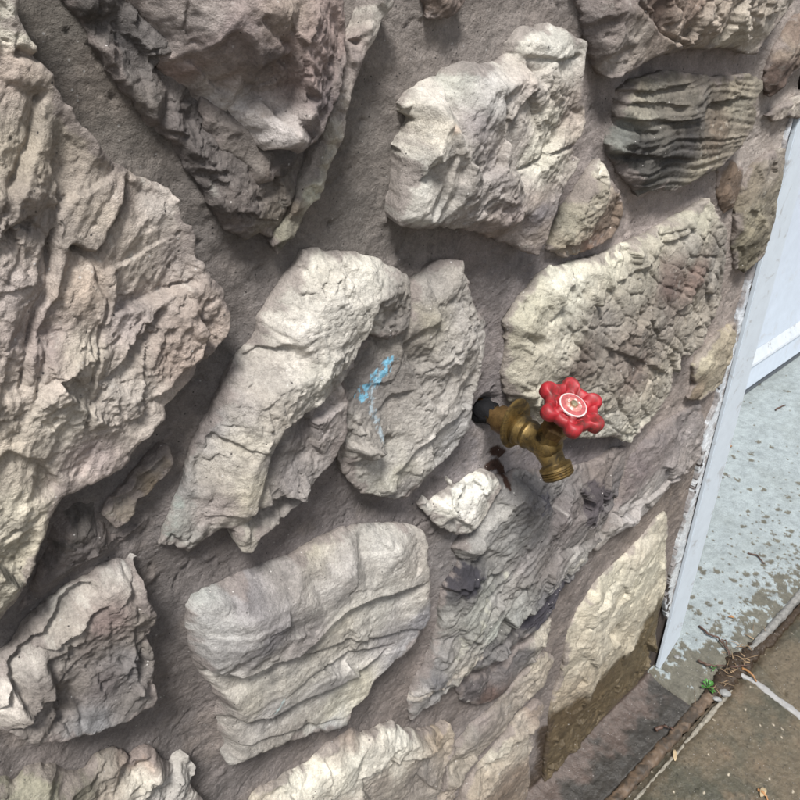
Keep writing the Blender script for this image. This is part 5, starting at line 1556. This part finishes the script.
# spout
bm = bmesh.new()
path = [(66, 2, 12.5), (73, -1, 13.2), (80, -6, 13.2), (85, -11, 12.6), (88.5, -16, 12), (91, -20, 11.8)]
rings = []
for i, (a, b, r) in enumerate(path):
    p0, p1 = path[max(0, i - 1)], path[min(len(path) - 1, i + 1)]
    d = Vector((0, -(p1[0] - p0[0]), p1[1] - p0[1])).normalized()
    e1 = Vector((1, 0, 0))
    e2 = d.cross(e1)
    rings.append([bm.verts.new((Vector((0, -a, b)) + e1 * (math.cos(2 * math.pi * k / 36) * r) + e2 * (math.sin(2 * math.pi * k / 36) * r)) / 1000) for k in range(36)])
for r0, r1 in zip(rings[:-1], rings[1:]):
    for k in range(36):
        bm.faces.new((r0[k], r0[(k + 1) % 36], r1[(k + 1) % 36], r1[k]))
spout = obj_bm('spout', bm, M_BRASS, tap, smooth=True)
sd_dir = Vector((0, -0.55, -0.835))
prof = [(-4, 11.8), (-2, 13), (0, 16.2), (2.5, 16.6)]
for k in range(3):
    prof += [(3.5 + k * 2.6, 15.0), (4.8 + k * 2.6, 16.3)]
prof += [(11.6, 15.0), (12.2, 11.5), (6, 10.5), (4, 2)]
lathe('hose_thread', prof, M_BRASS, spout, Vector((0, -0.0908, -0.0195)), sd_dir)
# stem and bonnet
HD = Vector((0.0, -0.42, 0.908)).normalized()
lathe('neck', [(2, 13.5), (14, 12.5), (20, 11.8)], M_BRASS, tap, JO, HD)
lathe('packing_nut', [(19, 12), (20, 14), (30, 14), (31.5, 12.5), (33, 9)], M_BRASS2, tap, JO, HD, n=48, hexa=True)
lathe('stem', [(30, 5), (58, 5)], M_BRASS, tap, JO, HD, n=20)
# wheel handle
HC = JO + HD * 0.056
ref = Vector((1, 0, 0))
e1 = (ref - HD * ref.dot(HD)).normalized()
e2 = HD.cross(e1)
NS, NA = 26, 168
bm = bmesh.new()


def wheel_r(t):
    d = (t + 0.25 + math.pi / 6) % (math.pi / 3) - math.pi / 6      # angle from the nearest knob
    rc, rl = 26.5, 8.0
    s = rc * math.sin(d)
    k = rc * math.cos(d) + math.sqrt(max(0.0, rl * rl - s * s)) if abs(s) < rl else 0.0
    b = 26.0
    m = max(k, b)
    return m + 1.2 * math.exp(-abs(k - b) / 2.0) if k > 0 else b + 1.2 * math.exp(-(abs(s) - rl + 3.0) / 1.5)


def wheel_top(f, t):
    c = 0.5 + 0.5 * math.cos(6 * (t + 0.25))
    if f < 0.44:
        return 6.5
    if f < 0.48:
        return 6.5 - 2.4 * (f - 0.44) / 0.04
    if f < 0.62:
        return 4.1 - 3.2 * (1 - 0.6 * c) * math.sin((f - 0.48) / 0.14 * math.pi)
    q = (f - 0.62) / 0.38
    return 4.1 + (4.2 + 2.6 * c) * math.sin(min(1, q / 0.62) * math.pi / 2) * (1 if q < 0.62 else math.sqrt(max(0, 1 - ((q - 0.62) / 0.38) ** 2)))


top, bot = [], []
for i in range(1, NS + 1):
    f = i / NS
    f = f if f < 0.8 else 0.8 + 0.2 * (1 - (1 - (f - 0.8) / 0.2) ** 1.6)
    ra, rb = [], []
    for k in range(NA):
        t = 2 * math.pi * k / NA
        r = wheel_r(t) * f
        dirv = e1 * math.cos(t) + e2 * math.sin(t)
        ra.append(bm.verts.new(HC + (dirv * r + HD * wheel_top(f, t)) / 1000))
        zb = -1.0 if f < 0.6 else -1.0 - 2.4 * math.sin((f - 0.6) / 0.4 * math.pi) + (4.1 + 1.0) * 0.0
        rb.append(bm.verts.new(HC + (dirv * r + HD * (zb if f < 0.999 else 4.0)) / 1000))
    top.append(ra)
    bot.append(rb)
for S_ in (top, bot):
    for r0, r1 in zip(S_[:-1], S_[1:]):
        for k in range(NA):
            bm.faces.new((r0[k], r0[(k + 1) % NA], r1[(k + 1) % NA], r1[k]))
bm.faces.new(top[0])
bm.faces.new(bot[0][::-1])
for k in range(NA):
    bm.faces.new((top[-1][k], top[-1][(k + 1) % NA], bot[-1][(k + 1) % NA], bot[-1][k]))
handle = obj_bm('wheel_handle', bm, M_RED, tap, smooth=True)
handle['label'] = 'red painted six-lobed wheel'
lathe('plate', [(5.5, 13.8), (6.9, 13.8), (7.1, 13.3)], M_PLATE, handle, HC, HD, n=48)
lathe('plate_ring', [(6.0, 12.4), (7.35, 12.4), (7.4, 12.0)], plain('dull_red_plate', (0.30, 0.07, 0.07), 0.5, var=0.4, scale=300), handle, HC, HD, n=48)
lathe('plate_disc', [(6.0, 8.2), (7.6, 8.2), (7.7, 7.8)], plain('faded_red_plate', (0.34, 0.14, 0.12), 0.5, var=0.4, scale=300, dirt=((0.6, 0.55, 0.5), 260, 0.52, 0.1)), handle, HC, HD, n=40)
lathe('screw', [(6.5, 4.2), (9.2, 4.2), (10.2, 3.4), (10.6, 1.6)], M_STEEL, handle, HC, HD, n=24, hexa=True)


# ------------------------------------------------------------------ litter on the ground
def tube_bm(bm, pts, r0, r1, n=7):
    rings = []
    m = len(pts)
    for i, p in enumerate(pts):
        d = (Vector(pts[min(m - 1, i + 1)]) - Vector(pts[max(0, i - 1)])).normalized()
        a = d.orthogonal().normalized()
        b = d.cross(a)
        r = r0 + (r1 - r0) * i / (m - 1)
        rings.append([bm.verts.new(Vector(p) + (a * math.cos(2 * math.pi * k / n) + b * math.sin(2 * math.pi * k / n)) * r) for k in range(n)])
    for q0, q1 in zip(rings[:-1], rings[1:]):
        for k in range(n):
            bm.faces.new((q0[k], q0[(k + 1) % n], q1[(k + 1) % n], q1[k]))
    bm.faces.new(rings[0][::-1])
    bm.faces.new(rings[-1])


def twig(name, px, r, mat, label, cat, z=0.012, arch=0.006, seed=1):
    rn = random.Random(seed)
    P = [on_ground(u, v, z) for u, v in px]
    pts = []
    for i in range(len(P) - 1):
        for k in range(5):
            t = k / 5
            pts.append(Vector(P[i]) * (1 - t) + Vector(P[i + 1]) * t)
    pts.append(Vector(P[-1]))
    nn = len(pts)
    for i, p in enumerate(pts):
        p.z += arch * math.sin(math.pi * i / (nn - 1)) + rn.uniform(-0.0008, 0.0008)
        p.x += rn.uniform(-0.001, 0.001)
        p.y += rn.uniform(-0.001, 0.001)
    bm = bmesh.new()
    tube_bm(bm, pts, r, r * 0.45)
    o = obj_bm(name, bm, mat, smooth=True)
    return tag(o, label, cat)


twig('twig', [(655, 730), (664, 727), (674, 729)], 0.0042, M_TWIG, 'short dark reddish stick lying across the wooden joint strip', 'twig', 0.014, 0.003, 2)
twig('twig', [(699, 626), (708, 636), (717, 640), (726, 650), (733, 658)], 0.0026, M_TWIG, 'long thin dark twig on the doorstep reaching the litter', 'twig', 0.010, 0.008, 3)
twig('twig', [(719, 640), (725, 642), (729, 655)], 0.0020, M_TWIG, 'forked black twig crossing the long thin twig', 'twig', 0.012, 0.005, 4)
twig('twig', [(698, 661), (707, 666), (716, 668), (735, 668), (748, 665)], 0.0028, M_TWIG, 'dark twig lying flat through the litter in the joint', 'twig', 0.014, 0.006, 5)
twig('twig', [(742, 668), (750, 674), (757, 682)], 0.0028, M_LEAF, 'orange brown pine needle stalk beside the grey smear', 'twig', 0.006, 0.004, 6)
twig('twig', [(748, 553), (757, 556), (762, 562), (765, 564)], 0.0024, M_TWIG, 'small crooked dark twig in the middle of the doorstep', 'twig', 0.010, 0.003, 7)
twig('twig', [(775, 410), (781, 407), (786, 405)], 0.0028, M_TWIG, 'tiny dark stem on the doorstep near the door', 'twig', 0.010, 0.002, 8)
twig('twig', [(773, 622), (771, 628), (772, 632)], 0.0022, M_LEAF, 'tiny red needle beside the doorstep lip', 'twig', 0.002, 0.002, 9)
twig('twig', [(758, 790), (763, 794), (768, 800)], 0.0030, M_LEAF, 'brown curled leaf stalk at the bottom edge of the walkway', 'twig', 0.003, 0.004, 10)


def leaf_mesh(bm, c, d, L, W, curl, up=Vector((0, 0, 1)), tw=0.0):
    d = Vector(d).normalized()
    s = d.cross(up).normalized()
    n = 6
    rows = []
    for i in range(n + 1):
        t = i / n
        wd = W * math.sin(math.pi * (0.06 + 0.9 * t)) ** 0.8 / 2
        p = Vector(c) + d * (L * t) + up * (curl * math.sin(math.pi * t))
        rows.append([bm.verts.new(p - s * wd + up * (wd * (0.5 + tw))), bm.verts.new(p), bm.verts.new(p + s * wd + up * (wd * (0.5 - tw)))])
    for a, b in zip(rows[:-1], rows[1:]):
        for k in range(2):
            bm.faces.new((a[k], a[k + 1], b[k + 1], b[k]))


def leaf(name, u, v, ang, L, W, mat, label, z=0.010, curl=0.004):
    bm = bmesh.new()
    leaf_mesh(bm, on_ground(u, v, z), (math.cos(ang), math.sin(ang), 0), L, W, curl)
    o = obj_bm(name, bm, mat, smooth=True)
    o.modifiers.new('thickness', 'SOLIDIFY').thickness = 0.0006
    return tag(o, label, 'leaf')


leaf('dead_leaf', 725, 449, -0.2, 0.030, 0.014, M_LEAF, 'curled orange brown leaf on the doorstep beside the trim')
leaf('dead_leaf', 675, 761, 0.6, 0.024, 0.008, M_STRAW, 'pale dry oval leaf lying flat on the walkway', 0.003, 0.001)
leaf('dead_leaf', 761, 797, 0.2, 0.022, 0.010, M_STRAW, 'yellow dry leaf at the bottom edge of the walkway', 0.004, 0.003)
leaf('dead_leaf', 734, 618, 2.2, 0.012, 0.007, M_LEAF, 'small red brown leaf scrap at the doorstep edge', 0.010, 0.002)

# heap of dry needles and scraps caught in the joint: nobody could count it
rn = random.Random(12)
bm = bmesh.new()
c0 = on_ground(735, 662, 0.008)
for i in range(42):
    a = rn.gauss(0, 0.065)
    b = rn.gauss(0, 0.011)
    p = Vector((c0[0] + a, JY + 0.001 + b, 0.006 + abs(rn.gauss(0, 0.006))))
    th = rn.uniform(0, math.pi)
    L = rn.uniform(0.008, 0.032)
    d = Vector((math.cos(th), math.sin(th), rn.uniform(-0.25, 0.25))).normalized()
    mid = p + d * L / 2 + Vector((0, 0, rn.uniform(0, 0.004)))
    tube_bm(bm, [p, mid, p + d * L + Vector((rn.uniform(-.004, .004), rn.uniform(-.004, .004), 0))], rn.uniform(0.0005, 0.0013), 0.0004, 5)
lt = obj_bm('dry_litter', bm, plain('litter', (0.19, 0.13, 0.075), 0.75, var=0.75, scale=45), smooth=True)
tag(lt, 'heap of dry needles and straw caught in the joint', 'litter', kind='stuff')


def weed(u, v, n, L, label, seed, z=0.008):
    rn = random.Random(seed)
    g = on_ground(u, v, z)
    root = empty('weed', tuple(g))
    tag(root, label, 'weed')
    for i in range(n):
        th = rn.uniform(0, 2 * math.pi)
        el = rn.uniform(0.25, 1.0)
        d = Vector((math.cos(th) * math.cos(el), math.sin(th) * math.cos(el), math.sin(el)))
        l = L * rn.uniform(0.6, 1.1)
        bm = bmesh.new()
        tube_bm(bm, [Vector((0, 0, 0)), d * l * 0.5, d * l], 0.0006, 0.0004, 5)
        e = d * l
        leaf_mesh(bm, e * 0.8, (math.cos(th), math.sin(th), rn.uniform(-0.2, 0.5)), L * 0.65, L * 0.42, 0.001, tw=rn.uniform(-.4, .4))
        obj_bm('leaf', bm, M_GREEN, root, smooth=True)


weed(708, 688, 16, 0.012, 'small bright green weed growing at the end of the wooden strip', 3)
weed(714, 669, 6, 0.007, 'tiny green sprout in the litter above the larger weed', 4, 0.012)


def pebble(u, v, sx, sy, sz, label, seed, mat=M_PEBBLE, z=0.0):
    bm = bmesh.new()
    bmesh.ops.create_icosphere(bm, subdivisions=3, radius=1.0)
    rn = random.Random(seed)
    ph = [rn.uniform(0, 6) for _ in range(6)]
    for q in bm.verts:
        c = q.co
        k = 1 + 0.13 * math.sin(3 * c.x + ph[0]) * math.sin(2.6 * c.y + ph[1]) + 0.08 * math.sin(6 * c.z + ph[2]) * math.sin(5 * c.x + ph[3])
        q.co = Vector((c.x * sx * k, c.y * sy * k, c.z * sz * k))
    g = on_ground(u, v, z + sz * 0.6)
    o = obj_bm('pebble', bm, mat, smooth=True, loc=tuple(g))
    o.rotation_euler = (0, 0, rn.uniform(0, 3))
    return tag(o, label, 'pebble')


pebble(725, 693, 0.011, 0.008, 0.006, 'larger pale grey pebble beside the green weed', 1)
pebble(717, 699, 0.009, 0.0055, 0.004, 'smaller flat white pebble next to the larger grey one', 2)
pebble(729, 476, 0.004, 0.004, 0.003, 'tiny white pebble on the doorstep beside the trim', 3, z=0.008)
pebble(677, 657, 0.006, 0.005, 0.003, 'flat white paint chip stone on the bare front of the doorstep', 4, z=0.006)
